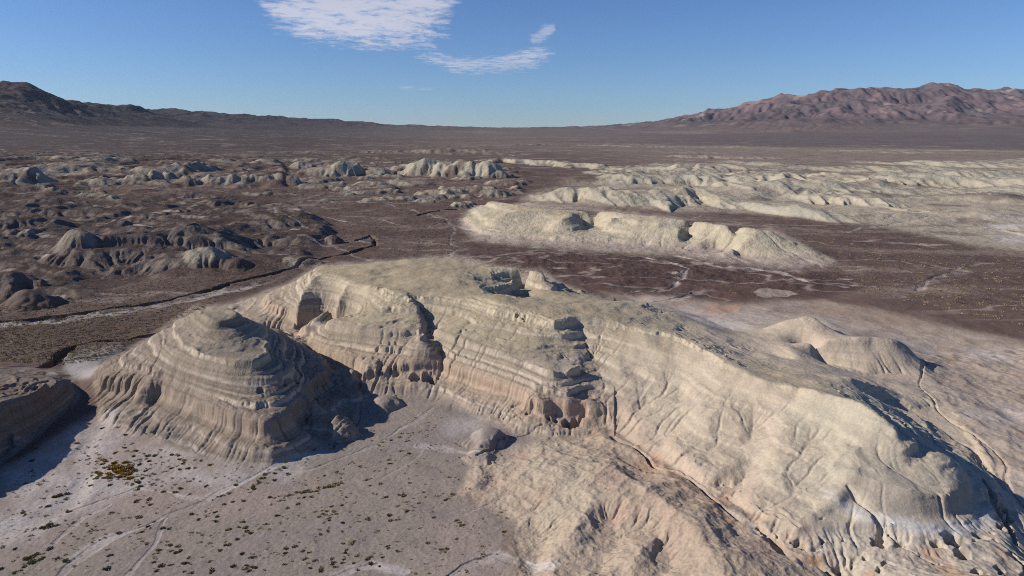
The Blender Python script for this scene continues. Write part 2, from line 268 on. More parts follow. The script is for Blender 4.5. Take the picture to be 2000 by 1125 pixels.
# soft masks drawn as polygons on the survey photograph, stored per terrain point
def poly_raster(pts, blur=3, s=4):
    Wd, Hd = 2800 // s, 1400 // s
    yy, xx = np.mgrid[0:Hd, 0:Wd]; xx = xx * s - 400.0; yy = yy * s - 0.0
    ins = np.zeros((Hd, Wd), bool)
    n = len(pts)
    for k in range(n):
        x1, y1 = pts[k]; x2, y2 = pts[(k + 1) % n]
        if y1 == y2: continue
        c = ((y1 > yy) != (y2 > yy)) & (xx < (x2 - x1) * (yy - y1) / (y2 - y1) + x1)
        ins ^= c
    a = ins.astype(np.float32)
    for _ in range(blur):
        p_ = np.pad(a, 1, mode='edge'); a = (p_[:-2, 1:-1] + p_[2:, 1:-1] + p_[1:-1, :-2] + p_[1:-1, 2:] + p_[1:-1, 1:-1]) / 5
    return a
def samp(a, px, py, s=4):
    x = np.clip((px + 400) / s, 0, a.shape[1] - 1.01); y = np.clip(py / s, 0, a.shape[0] - 1.01)
    i = x.astype(int); j = y.astype(int); fx = x - i; fy = y - j
    return (a[j, i] * (1 - fx) + a[j, i + 1] * fx) * (1 - fy) + (a[j + 1, i] * (1 - fx) + a[j + 1, i + 1] * fx) * fy
def mask(px, py, pts, blur=3): return samp(poly_raster(pts, blur), px, py)

RIDGE = [(430, 605), (470, 588), (562, 556), (626, 518), (770, 509), (885, 499), (960, 519), (1060, 528), (1110, 560), (1180, 585), (1260, 588), (1420, 655), (1470, 645), (1545, 621), (1600, 617), (1680, 660), (1750, 662), (1800, 712), (1850, 780), (1940, 900), (1960, 1000), (1880, 1035), (1700, 1030), (1560, 1040), (1400, 975), (1300, 905), (1185, 838), (1060, 858), (935, 815), (880, 775), (690, 742), (640, 725), (545, 645)]
BUTTE = [(183, 747), (190, 720), (300, 655), (384, 598), (445, 596), (520, 640), (590, 680), (690, 745), (715, 780), (690, 825), (640, 862), (530, 906), (400, 890), (270, 850), (200, 820)]
LBLOCK = [(-400, 720), (60, 722), (135, 730), (155, 775), (70, 850), (-60, 950), (-350, 1065), (-400, 1065)]
FHILL = [(1060, 860), (1185, 842), (1300, 910), (1400, 980), (1500, 1060), (1650, 1112), (1700, 1400), (1040, 1400), (1000, 1080), (1015, 1020), (900, 960), (930, 900)]
RFOOT = [(1560, 1040), (1700, 1035), (1880, 1038), (1950, 990), (2300, 900), (2300, 1400), (1650, 1400), (1640, 1112), (1480, 1050), (1400, 985)]
MIDR = [(895, 438), (925, 400), (960, 390), (1180, 408), (1430, 436), (1510, 448), (1640, 515), (1560, 530), (1330, 500), (1060, 482), (930, 470)]
ROUGH = [(-400, 380), (250, 385), (450, 385), (560, 410), (650, 450), (600, 500), (520, 520), (300, 540), (180, 570), (100, 600), (-400, 615)]
log("masks")

# mounds, scarps
def mound(H, X, Y, x, y, r, hh, asp=1.0, flat=0.3, pw=1.6, seed=0, rot=0.0):
    """adds a dome; returns nothing (H edited in place)"""
    rr = math.hypot(x, y); u0 = math.atan2(x, y); v0 = math.log(rr); e = r * max(1, asp) * 1.3 / rr
    i0 = max(0, int((u0 - e + UM) / ce_u)); i1 = min(nu, int((u0 + e + UM) / ce_u) + 2)
    j0 = max(0, int((v0 - e - V0) / ce_v)); j1 = min(nv, int((v0 + e - V0) / ce_v) + 2)
    if i1 <= i0 or j1 <= j0: return
    sx, sy = X[j0:j1, i0:i1] - x, Y[j0:j1, i0:i1] - y
    c, s = math.cos(rot), math.sin(rot)
    lx, ly = (sx * c + sy * s) / asp, -sx * s + sy * c
    d = np.hypot(lx, ly) / r * (1 + 0.45 * fbm(sx + x, sy + y, r * 0.8, 3, seed))
    p = np.clip((1 - d) / (1 - flat), 0, 1)
    add_ = hh * (1 - (1 - p) ** pw)
    H[j0:j1, i0:i1] = np.maximum(H[j0:j1, i0:i1], H[j0:j1, i0:i1] * 0.3 + add_ * 1.0 + (H[j0:j1, i0:i1]) * 0.7)
rnd = random.Random(5)
PALE = np.zeros_like(h)            # pale badland outcrop weight, filled by the hills that carry it
BELT = True
def pmound(px, py, rpx, hh, z=1.0, pale=1.0, **k):
    x, y, _ = P(px, py, z); r = rpx / F * math.hypot(y, CAMZ)
    before = h.copy() if False else None
    rr = math.hypot(x, y)
    mound(h, X, Y, x, y, r, hh, **k)
    if pale: mound(PALE, X, Y, x, y, r * 1.03, pale, asp=k.get('asp', 1.0), flat=0.2, pw=3, seed=k.get('seed', 0), rot=k.get('rot', 0))
# foreground mounds
for a in ((752, 795, 34, 1.9), (700, 758, 38, 2.2), (640, 832, 42, 2.4), (672, 845, 30, 2.6), (950, 862, 40, 2.6), (940, 890, 36, 1.2), (290, 808, 30, 2.0), (830, 745, 34, 2.4), (1040, 832, 46, 1.6), (258, 640, 26, 0.0)):
    if a[3]: pmound(a[0], a[1], a[2], a[3], z=1.5, pale=0, flat=0.15, pw=1.8, seed=a[0])
PLACE_PF = 1
# left domes in the second distance
DOMES = [(20, 372, 60, 12), (75, 352, 70, 10), (95, 370, 30, 9), (165, 345, 60, 10), (150, 356, 30, 6), (205, 372, 22, 6), (240, 366, 30, 6), (262, 370, 22, 6), (305, 352, 48, 12), (282, 368, 26, 6), (318, 366, 20, 8), (361, 348, 30, 11), (350, 366, 22, 8), (372, 367, 16, 7), (400, 366, 14, 6), (398, 346, 22, 7), (425, 366, 16, 6), (446, 366, 14, 5), (470, 365, 16, 6), (492, 364, 14, 5), (515, 364, 16, 6), (560, 363, 20, 6), (575, 364, 12, 6), (625, 368, 40, 4), (590, 332, 20, 9), (645, 345, 46, 13), (615, 342, 26, 9), (680, 345, 24, 11), (735, 344, 30, 12), (700, 340, 20, 8), (190, 327, 30, 6), (135, 322, 24, 5), (455, 325, 22, 5), (485, 326, 22, 5), (530, 324, 22, 4), (250, 325, 24, 5)]
for k, (a, b, r, hh) in enumerate(DOMES):
    pmound(a, b, r, hh * 0.75, z=3, pale=0.9, asp=1.4, flat=0.22, pw=1.8, seed=k)
for (a, b, r, hh) in ((820, 345, 34, 11), (850, 345, 40, 12), (890, 347, 40, 12), (930, 348, 40, 12), (965, 349, 30, 9), (780, 340, 30, 9), (725, 366, 36, 4), (800, 362, 44, 4), (860, 385, 44, 6), (910, 380, 50, 7), (960, 383, 34, 6), (835, 395, 22, 3), (900, 403, 18, 4), (915, 400, 14, 4), (990, 362, 34, 5), (750, 372, 26, 3)):
    pmound(a, b, r, hh, z=2, pale=0.95 if b < 370 or b > 390 else 0.6, asp=1.3, flat=0.15, pw=1.9, seed=a)
# rough dark hills at left
rg = mask(PX, PY, ROUGH, 10)
belt = mask(PX, PY, [(-300, 298), (300, 298), (700, 306), (1000, 322), (1040, 345), (1010, 400), (820, 412), (600, 402), (400, 398), (-300, 405)], 5)
pf = fbm(X * 0.55, Y, 46, 5, 301, 0.55)
pfm = np.clip(belt * (0.75 + 0.25 * (uu[None] > -0.3)) + 0.3 * rg, 0, 1)
h += pfm * (np.clip(pf - 0.20, 0, 0.14) * 22 + belt * ridged(X, Y, 40, 4, 302) * 1.4)
mr0 = mask(PX, PY, [(1010, 400), (1120, 350), (1400, 340), (2400, 345), (2400, 480), (1950, 460), (1700, 430), (1400, 412)], 5)
h += mr0 * (np.clip(fbm(X * .6, Y, 90, 4, 16), -.1, 1) * 14 + fbm(X, Y, 30, 3, 17) * 1.5)
db = mask(PX, PY, [(-300, 300), (100, 300), (500, 310), (560, 325), (560, 372), (-300, 392)], 5)
h += db * (np.clip(1 - np.abs(fbm(X, Y, 110, 4, 6)) * 2.6, -.3, 1) * 9 - 2)
rg = mask(PX, PY, ROUGH, 10)
wx_ = fbm(X, Y, 80, 3, 7) * 45; wy_ = fbm(X, Y, 80, 3, 8) * 45
bil = fbm(X * 0.75 + wx_, Y + wy_, 120, 5, 3, 0.55)
b2 = ridged(X + wx_, Y + wy_, 48, 4, 9)
h += rg * (17 * np.clip(bil + 0.08, -0.1, 1) + (b2 - 0.3) * 2.6 + 7 * np.clip(fbm(X + wx_ * .5, Y, 42, 4, 12) + 0.02, -0.05, 1))
for (a, b, r, hh) in ((60, 590, 60, 6), (20, 560, 60, 7), (150, 505, 50, 3), (405, 515, 48, 4), (460, 520, 30, 3), (650, 470, 22, 4), (590, 505, 40, 2.4), (230, 475, 70, 3), (20, 440, 60, 6), (130, 420, 70, 4), (370, 460, 60, 3)):
    pmound(a, b, r, hh, z=3, pale=0.7 if a in (405, 150, 590) else 0, flat=0.1, pw=1.6, seed=a)
log("mounds")

# scarp bands of pale badlands in the distance: foot line, height, front width, back width
def scarp(pts, hh, wf, wb, lam, pale=1.0, z=1.5, seed=0):
    a = np.array([P(px, py, z)[:2] for px, py in pts])
    ys = np.interp(X.ravel(), a[:, 0], a[:, 1]).reshape(X.shape)
    j0 = max(0, int((math.log(a[:, 1].min() * 0.85) - V0) / ce_v)); j1 = min(nv, int((math.log(np.hypot(a[:, 0], a[:, 1]).max() * 1.35 + wb) - V0) / ce_v))
    s = slice(j0, j1); x, y = X[s], Y[s]
    d = (y - ys[s]) * 0.9
    d = d + wf * (0.7 * ridged(x, y * 0.35, lam, 2, seed) - 0.2) + wf * 0.9 * fbm(x, y, lam * 4, 2, seed + 5)
    ends = sstep(a[0, 0], a[0, 0] + lam * 2, x) * (1 - sstep(a[-1, 0] - lam * 2, a[-1, 0], x))
    up = np.clip(d / wf, 0, 1); up = 1 - (1 - up) ** 1.7
    dn = 1 - sstep(wf, wf + wb, d)
    prof = up * dn * ends * np.clip(0.75 + 0.5 * fbm(x, y, lam * 3, 2, seed + 8), 0.2, 1.2)
    h[s] += hh * 0.85 * prof
    PALE[s] = np.maximum(PALE[s], pale * sstep(0.03, 0.22, up * ends) * (1 - sstep(wf * 1.0, wf * 1.0 + wb * 0.5, d)))
scarp([(1010, 388), (1080, 392), (1150, 397), (1230, 405), (1310, 414)], 8, 26, 40, 22, seed=11)
scarp([(1180, 398), (1300, 410), (1380, 398), (1460, 408), (1560, 425), (1640, 436), (1720, 428)], 9, 30, 60, 26, seed=12)
scarp([(1640, 402), (1760, 410), (1850, 425), (1930, 445), (2010, 460), (2200, 480)], 10, 34, 60, 30, seed=13)
scarp([(1540, 392), (1640, 396), (1720, 400), (1780, 398)], 9, 26, 40, 18, seed=14)
scarp([(1150, 358), (1230, 360), (1330, 360), (1500, 362), (1640, 362), (1840, 362), (1900, 360)], 10, 45, 60, 30, seed=15)
scarp([(1120, 340), (1250, 346), (1330, 350), (1450, 350), (1560, 352), (1700, 354), (1860, 352)], 10, 50, 70, 34, seed=16)
scarp([(905, 318), (1000, 321), (1100, 328), (1200, 336), (1300, 340), (1450, 338)], 10, 55, 70, 40, seed=17)
scarp([(1380, 318), (1450, 323), (1560, 330), (1640, 332)], 10, 60, 80, 46, pale=0.8, seed=18)
scarp([(1620, 316), (1700, 321), (1800, 325), (1900, 330), (2040, 332), (2200, 333)], 10, 60, 100, 46, seed=19)
scarp([(1840, 312), (1900, 315), (2000, 320), (2200, 322)], 10, 70, 90, 50, seed=20)
scarp([(1700, 346), (1850, 350), (2000, 353), (2200, 356)], 8, 50, 80, 36, seed=24)
scarp([(1780, 364), (1950, 368), (2200, 374)], 8, 40, 70, 30, seed=25)
scarp([(1500, 334), (1700, 339), (1950, 343), (2200, 346)], 8, 60, 80, 44, pale=0.8, seed=26)
scarp([(1250, 326), (1400, 331), (1600, 336)], 8, 60, 80, 44, pale=0.7, seed=27)
scarp([(1400, 380), (1600, 378), (1800, 378), (2000, 384), (2200, 386)], 5, 40, 60, 30, seed=21)
scarp([(1880, 376), (1960, 380), (2200, 390)], 6, 40, 60, 30, seed=22)
scarp([(520, 320), (600, 322), (680, 318)], 6, 30, 50, 30, pale=0.6, seed=23)
for k in range(26):                                     # faint low steps on the far plain
    a0 = rnd.uniform(300, 1900); b0 = rnd.uniform(284, 316); w_ = rnd.uniform(80, 300)
    scarp([(a0, b0), (a0 + w_ * .5, b0 + rnd.uniform(-1, 3)), (a0 + w_, b0 + rnd.uniform(0, 4))], rnd.uniform(4, 8), 50, 120, rnd.uniform(25, 60), pale=rnd.choice((0, 0.1, 0.25)) + (0.25 if a0 > 1100 else 0), seed=30 + k)
log("scarps")

PALE = np.maximum(PALE, pfm * sstep(0.21, 0.27, pf) * (1 - sstep(0.32, 0.38, pf)) * (0.9 - 0.35 * (uu[None] < -0.25)))
# broad natural roughness
Rr = np.hypot(X, Y)
mt = sstep(3600, 5200, Rr)
slope_far = np.clip((h - 60) / 250, 0, 1) * mt
LM = (uu[None] < -0.15) * 1.0
h += slope_far * ((ridged(X, Y, 1400, 6, 41, 0.52) - 0.5) * (170 - 80 * LM) + (ridged(X, Y, 420, 3, 55) - 0.5) * (45 - 20 * LM))
fanw = sstep(1500, 2500, Rr) * (1 - slope_far)
h += fanw * fbm(X, Y, 300, 5, 61) * 5
plain = sstep(170, 230, Rr) * (1 - sstep(1500, 2500, Rr))
nearm = mask(PX, PY, RIDGE, 4) + mask(PX, PY, BUTTE, 4); nearm = np.clip(nearm, 0, 1) * (Rr < 300)
h += plain * (1 - nearm) * (fbm(X, Y, 90, 4, 62) * 1.6 + fbm(X, Y, 22, 3, 63) * 0.5)
dark_low = mask(PX, PY, [(900, 500), (1100, 490), (1330, 505), (1560, 530), (1640, 560), (1400, 585), (1180, 575), (1000, 530)], 6)
h += dark_low * (np.clip(fbm(X * 0.6, Y, 40, 4, 64), -0.2, 1) * 3.5 + ridged(X, Y, 14, 3, 65) * 0.8)
blk = mask(PX, PY, LBLOCK, 4) * (Rr < 220)
h += blk * ((ridged(X, Y, 9, 4, 430) - 0.4) * 1.0)
h += nearm * (fbm(X, Y, 22, 4, 66) * 1.3 + fbm(X, Y, 7, 3, 67) * 0.45)
rs_m = mask(PX, PY, [(1190, 700), (1420, 760), (1560, 800), (1640, 830), (1690, 890), (1680, 930), (1640, 1000), (1560, 1040), (1400, 980), (1240, 870)], 10) * (Rr < 200)
h += rs_m * (fbm(X, Y, 16, 3, 73) * 1.5 + (ridged(X, Y, 12, 4, 74) - 0.4) * 0.9)
fh = np.clip(mask(PX, PY, FHILL, 5) + mask(PX, PY, RFOOT, 5), 0, 1) * (Rr < 200)
fh = np.clip(mask(PX, PY, FHILL, 22) + mask(PX, PY, RFOOT, 8), 0, 1) * (Rr < 200)
h += fh * ((ridged(X * 1.1, Y, 13, 5, 68) - 0.45) * 1.2 + fbm(X, Y, 20, 2, 69) * 1.0 - 0.2)
rflat = mask(PX, PY, [(1780, 700), (2300, 640), (2300, 960), (1980, 960), (1850, 800)], 6) * (Rr < 400)
h += rflat * (ridged(X, Y, 12, 4, 70) * 0.9)

# ------------------------------------------------------------------ running water: droplets cut rills and gullies
def erode(h, n, steps, k_er, k_dep, seed, wgt, radius_blur=1):
    rs = np.random.RandomState(seed)
    cum = np.cumsum(wgt.ravel()); cum /= cum[-1]
    idx = np.searchsorted(cum, rs.rand(n)); idx = np.minimum(idx, h.size - 1)
    pj = (idx // nu).astype(np.float64) + rs.rand(n) - .5; pi = (idx % nu).astype(np.float64) + rs.rand(n) - .5
    di = np.zeros(n); dj = np.zeros(n); sed = np.zeros(n); spd = np.ones(n) * 0.6
    cs = np.exp(vv) * ce_v
    dh = np.zeros(h.size)
    for s in range(steps):
        pi = np.clip(pi, 1, nu - 3); pj = np.clip(pj, 1, nv - 3)
        i = pi.astype(int); j = pj.astype(int); fi = pi - i; fj = pj - j
        k = j * nu + i; hf = h.ravel()
        a, b, c, d = hf[k], hf[k + 1], hf[k + nu], hf[k + nu + 1]
        cc = cs[j]
        gi = ((b - a) * (1 - fj) + (d - c) * fj) / cc; gj = ((c - a) * (1 - fi) + (d - b) * fi) / cc
        hh = (a * (1 - fi) + b * fi) * (1 - fj) + (c * (1 - fi) + d * fi) * fj
        di = di * 0.35 - gi * 0.65; dj = dj * 0.35 - gj * 0.65
        nrm = np.hypot(di, dj) + 1e-6; di /= nrm; dj /= nrm
        pi2 = np.clip(pi + di, 1, nu - 3); pj2 = np.clip(pj + dj, 1, nv - 3)
        i2 = pi2.astype(int); j2 = pj2.astype(int); f2 = pi2 - i2; g2 = pj2 - j2; k2 = j2 * nu + i2
        h2 = (hf[k2] * (1 - f2) + hf[k2 + 1] * f2) * (1 - g2) + (hf[k2 + nu] * (1 - f2) + hf[k2 + nu + 1] * f2) * g2
        drop = (hh - h2) / cc
        cap = np.clip(drop, 0.0, 1.2) * spd * 3.0
        er = np.where(drop > 0, np.clip((cap - sed) * k_er[j, i], -sed * k_dep, 0.25 * np.maximum(drop, 0)), -np.minimum(sed, -drop * 0.5))
        sed = sed + er; spd = np.clip(spd * 0.93 + np.clip(drop, 0, 1) * 0.25, 0, 2)
        amt = -er * cc
        for kk, w_ in ((k, (1 - fi) * (1 - fj)), (k + 1, fi * (1 - fj)), (k + nu, (1 - fi) * fj), (k + nu + 1, fi * fj)):
            dh += np.bincount(kk, amt * w_, h.size)
        pi, pj = pi2, pj2
        if s % 10 == 9:
            h = h + np.clip(dh.reshape(h.shape), -0.5 * cs[:, None], 0.3 * cs[:, None]); dh[:] = 0
    return h + np.clip(dh.reshape(h.shape), -0.5 * cs[:, None], 0.3 * cs[:, None])
cs_ = np.exp(vv)[:, None] * ce_v
gy, gx = np.gradient(h); sl_ = np.hypot(gx, gy) / cs_
wgt = np.clip(sl_ - 0.08, 0, 0.8) * (Rr < 20000) + 0.004
h0 = h.copy()
KM = np.interp(np.exp(vv), [60, 250, 400, 900, 3000], [0.0022, 0.003, 0.008, 0.02, 0.04])[:, None] * np.ones((1, nu))
KM = KM * (1 + 2.5 * fh + 6 * rg) * np.clip(1 + 2.4 * fbm(X, Y, 26, 2, 71), 0.1, 3) ** (Rr < 300)
for k in range(3):
    h = erode(h, 160000, 50, KM, 0.3, 100 + k, wgt)
pd = np.pad(h, 1, mode='edge'); sm_ = 0.25 * (pd[:-2, 1:-1] + pd[2:, 1:-1] + pd[1:-1, :-2] + pd[1:-1, 2:])
h = np.where(Rr > 2200, 0.3 * h + 0.7 * sm_, h)
log("eroded")

# ------------------------------------------------------------------ final mesh grid
duf = 0.00118 / Q
NU = int(2 * 0.86 / duf) + 1
segs = [(math.log(62), math.log(100), 0.0010), (math.log(100), math.log(260), 0.0011), (math.log(260), math.log(700), 0.0017), (math.log(700), math.log(3000), 0.0028), (math.log(3000), math.log(9000), 0.0022), (math.log(9000), math.log(16500), 0.0014), (math.log(16500), math.log(25000), 0.006)]
VV = [np.linspace(math.log(50), math.log(62), 20)[:-1]]
for a, b, s in segs: VV.append(np.linspace(a, b, int((b - a) / (s / Q)) + 1)[:-1])
VV = np.concatenate(VV + [[math.log(25000)]]); NV = len(VV)
UU = np.linspace(-0.86, 0.86, NU)
ji = (VV - V0) / ce_v; ii = (UU + UM) / ce_u
def cubic_w(t):
    return [((-.5 * t + 1) * t - .5) * t, (1.5 * t - 2.5) * t * t + 1, ((-1.5 * t + 2) * t + .5) * t, (.5 * t - .5) * t * t]
def up(a, cub=True):
    j = np.clip(ji.astype(int), 1, a.shape[0] - 3); fj = (ji - j); i = np.clip(ii.astype(int), 1, a.shape[1] - 3); fi = ii - i
    a = a.astype(np.float64)
    if cub:
        w = cubic_w(fj); r = sum(w[k][:, None] * a[j - 1 + k] for k in range(4))
        w = cubic_w(fi); return sum(w[k][None] * r[:, i - 1 + k] for k in range(4))
    r = a[j] * (1 - fj)[:, None] + a[j + 1] * fj[:, None]
    return r[:, i] * (1 - fi) + r[:, i + 1] * fi
Z = up(h); CUT = up(h0 - h, False).astype(np.float32)
PL = up(PALE, False).astype(np.float32)
NR = up(nearm, False).astype(np.float32)
RF = np.exp(VV)[:, None]; XF = RF * np.sin(UU)[None]; YF = RF * np.cos(UU)[None]; RF = np.repeat(RF, NU, 1)
PXF, PYF = project(XF, YF, Z)
log("fine grid", Z.shape)

# strata: harder beds stand out as ledges and fluted cliffs
n_end = int(np.searchsorted(VV, math.log(560)))
N = slice(0, n_end)
x, y, z = XF[N], YF[N], Z[N]
px, py = PXF[N], PYF[N]
mr = mask(px, py, RIDGE, 2); mb = mask(px, py, BUTTE, 2); ml = mask(px, py, LBLOCK, 2)
near_w = np.clip(mr + mb + ml, 0, 1)
SB = up(sl_, False)[N]; steep = sstep(0.16, 0.36, SB)
lobe = np.clip((z - 0.8) / 1.5, 0, 1) * np.clip((8.5 - z) / 3.0, 0, 1)
z = z + (mr * (px < 1200) + mb) * lobe * ((ridged(x, y, 11, 3, 77) - 0.1) * 1.1 + (ridged(x, y, 4, 2, 78) - 0.2) * 0.15)
S = z + 0.045 * (x + 40) + 0.25 * fbm(x, y, 30, 2, 80) + 2.2 * (1 - sstep(26, 46, np.hypot(x + 62, y - 136))) + 3.2 * (1 - sstep(30, 46, np.hypot(x + 122, y - 132)))
smooth_right = mask(px, py, [(1190, 640), (1300, 650), (1530, 745), (1680, 780), (1780, 900), (1900, 940), (1900, 1100), (1200, 1000), (1180, 840)], 12)
flute = ridged(x, y, 2.2, 3, 81) * 0.55 + fbm(x, y, 0.9, 2, 82) * 0.25
var = fbm(x, y, 14, 2, 83)
def ledge(S, s0, a, w, Lw, fl, keep=1.0):
    d = S + flute * fl - s0
    win = np.clip(1 - np.abs(d) / Lw, 0, 1)
    return a * keep * (np.tanh(d / w) - np.clip(d / Lw, -1, 1)) * (win > 0)
rear = mask(px, py, [(1430, 600), (1620, 600), (1820, 650), (1860, 760), (1640, 745), (1480, 700)], 6)
lay = (1 - 0.72 * smooth_right) * (1 - 0.9 * rear)
S_PRE = S.copy()
brk = np.round(perlin(x / 1.6, y / 1.6, 72) * 3) / 3 * 0.20 * steep          # blocks broken off the edges
S = S + brk
D = ledge(S, 8.0, 1.15, 0.26, 3.0, 0.6, lay * np.clip(1.0 + var, 0.4, 1.3))
D += ledge(S, 10.3, 0.55, 0.07, 1.1, 0.12, lay * np.clip(0.8 + fbm(x, y, 12, 2, 84), 0, 1))
D += ledge(S, 11.6, 0.38, 0.06, 0.8, 0.1, lay * np.clip(0.4 + 1.5 * fbm(x, y, 18, 2, 88), 0, 1.2))
D += ledge(S, 13.1, 0.70, 0.10, 2.0, 0.15, lay * np.clip(0.8 + 1.4 * fbm(x, y, 18, 2, 85), 0, 1.2))
D += ledge(S, 14.6, 0.38, 0.06, 0.8, 0.1, lay * np.clip(0.4 + 1.5 * fbm(x, y, 14, 2, 76), 0, 1.2))
D += ledge(S, 16.3, 0.70, 0.10, 1.8, 0.15, lay * np.maximum(np.clip(0.5 + 1.6 * fbm(x, y, 16, 2, 87), 0, 1.2), mb))
D += ledge(S, 20.2, 0.45, 0.16, 1.8, 0.1, mb)
D += ledge(S, 4.6, 0.4, 0.10, 1.3, 0.2, lay * np.clip(0.6 + fbm(x, y, 12, 2, 89), 0, 1))
D += ledge(S, 2.9, 0.22, 0.08, 0.8, 0.2, lay * np.clip(0.5 + fbm(x, y, 12, 2, 79), 0, 1))
D += ledge(S, 18.6, 0.7, 0.25, 1.8, 1.2, np.clip(0.6 + 1.6 * fbm(x, y, 20, 2, 90), 0, 1.1) * (1 - 0.6 * smooth_right) * (1 - mb))
brkm = np.clip(0.55 + 1.5 * fbm(x, y, 9, 3, 420), 0.05, 1.3)
D = D * np.clip(0.75 + 0.8 * fbm(x, y, 7, 3, 421), 0.25, 1.2)
D += lay * brkm * 0.14 * perlin(S * 1.7, S * 0 + 3.3, 401) * 1.6 + lay * brkm * 0.07 * perlin(S * 4.3, S * 0 + 7.1, 402) * 1.6
D *= steep * 0.9 + 0.1
z = z + near_w * D
mmid = mask(px, py, MIDR, 2) * (RF[N] > 280)
fl2 = ridged(x, y, 7, 3, 181) * 0.5
Sm = z + 0.3 * fbm(x, y, 40, 2, 182)
def ledge2(s0, a, w, Lw):
    d = Sm + fl2 * 0.8 - s0; win = np.clip(1 - np.abs(d) / Lw, 0, 1)
    return a * (np.tanh(d / w) - np.clip(d / Lw, -1, 1)) * (win > 0)
z = z + mmid * (ledge2(3.4, 0.9, 0.3, 2.2) + ledge2(6.6, 0.8, 0.25, 2.0) + ledge2(11.2, 0.9, 0.3, 2.0)) * np.clip(0.6 + 1.5 * fbm(x, y, 50, 2, 187), 0, 1.1)
# fine surface grain
gr = ridged(x, y, 1.3, 3, 91) * 0.07 + fbm(x, y, 0.5, 2, 92) * 0.05
rillm = np.clip(near_w, 0, 1)
z = z + rillm * gr * (0.7 - 0.4 * smooth_right)
fl_m = 1 - rillm
z = z + fl_m * (fbm(x, y, 1.1, 3, 93) * 0.06 + fbm(x, y, 6, 3, 94) * 0.15)
fhm = np.clip(mask(px, py, FHILL, 4) + mask(px, py, RFOOT, 4), 0, 1)
z = z + fhm * (ridged(x, y, 2.6, 4, 95) * 0.16)
pit = mask(px, py, [(1480, 1040), (1640, 1000), (1900, 1040), (1950, 980), (2100, 940), (2100, 1200), (1700, 1150)], 5)
pn = fbm(x, y, 3.2, 3, 96)
z = z - pit * sstep(0.22, 0.34, pn) * 1.4
Z[N] = z

# carved channels
def seg_dist(pts, X_, Y_):
    best = np.full(X_.shape, 1e9); tt = np.zeros(X_.shape); acc = 0
    for (ax, ay), (bx, by) in zip(pts[:-1], pts[1:]):
        dx, dy = bx - ax, by - ay; l2 = dx * dx + dy * dy
        t = np.clip(((X_ - ax) * dx + (Y_ - ay) * dy) / l2, 0, 1)
        d = np.hypot(X_ - ax - t * dx, Y_ - ay - t * dy)
        c = d < best; best = np.where(c, d, best); tt = np.where(c, acc + t * math.sqrt(l2), tt); acc += math.sqrt(l2)
    return best, tt
WASH = np.zeros(Z.shape, np.float32)
def carve(pts, width, depth, z=0.0, wob=1.0, edge=0.35, pale=1.0, seed=0, bank=0.0):
    a = [P(px_, py_, z)[:2] for px_, py_ in pts]; aa = np.array(a)
    r_ = np.hypot(aa[:, 0], aa[:, 1]); u_ = np.arctan2(aa[:, 0], aa[:, 1])
    e = width * 2.5 + wob * 2
    j0 = max(0, np.searchsorted(VV, math.log(max(51, r_.min() - e)))); j1 = np.searchsorted(VV, math.log(r_.max() + e))
    i0 = max(0, np.searchsorted(UU, u_.min() - e / r_.min())); i1 = np.searchsorted(UU, u_.max() + e / r_.min())
    if j1 <= j0 or i1 <= i0: return
    s = (slice(j0, j1), slice(i0, i1)); x, y = XF[s], YF[s]
    wx = fbm(x, y, 9 * wob + 4, 3, seed) * wob * 2; wy = fbm(x, y, 9 * wob + 4, 3, seed + 7) * wob * 2
    d, t = seg_dist(a, x + wx, y + wy)
    w = width * np.clip(0.9 + 1.3 * fbm(x, y, 9, 3, seed + 3), 0.3, 2)
    p = 1 - sstep(w * (1 - edge), w, d)
    Z[s] -= depth * p
    if bank: Z[s] += bank * np.exp(-((d - w * 1.5) / w) ** 2)
    if pale: WASH[s] = np.maximum(WASH[s], pale * (1 - sstep(w * 0.7, w * 1.9, d + fbm(x, y, 3, 3, seed + 9) * w)) * np.clip(0.65 + 1.3 * fbm(x, y, 10, 3, seed + 11), 0.1, 1))
carve([(120, 1135), (180, 1080), (250, 1040), (330, 1010), (410, 982), (500, 935), (560, 905), (610, 893)], 0.9, 0.10, seed=1, wob=2.5)
carve([(660, 868), (685, 856), (702, 835), (700, 800), (712, 780)], 0.3, 0.35, seed=2, pale=0.2)
carve([(-60, 1060), (60, 1030), (130, 990), (170, 930), (160, 890), (190, 850)], 3.2, 0.25, seed=3, edge=0.9)
carve([(130, 1000), (200, 975), (260, 955), (330, 960), (400, 985)], 0.5, 0.12, seed=4)
carve([(640, 1130), (690, 1110), (740, 1100), (800, 1115)], 0.6, 0.12, seed=5)
carve([(100, 1060), (160, 1010), (210, 985)], 0.5, 0.08, seed=301, pale=.6)
carve([(330, 1010), (300, 1060), (240, 1135)], 0.5, 0.08, seed=302, pale=.5)
carve([(520, 930), (600, 925), (700, 890), (780, 850), (850, 815)], 0.5, 0.1, seed=303, pale=.5)
carve([(870, 1135), (895, 1110), (960, 1090), (1030, 1098), (1080, 1130)], 0.7, 0.15, seed=6)
carve([(820, 878), (860, 885), (900, 895), (935, 905)], 0.7, 0.1, seed=8)
carve([(935, 910), (965, 895), (1000, 872), (1060, 860)], 0.3, 0.6, seed=9, pale=0)
carve([(870, 1010), (950, 990), (1010, 985)], 0.4, 0.06, seed=10, pale=0.4)
carve([(740, 940), (800, 905), (830, 880)], 0.5, 0.05, seed=12, pale=0.3)
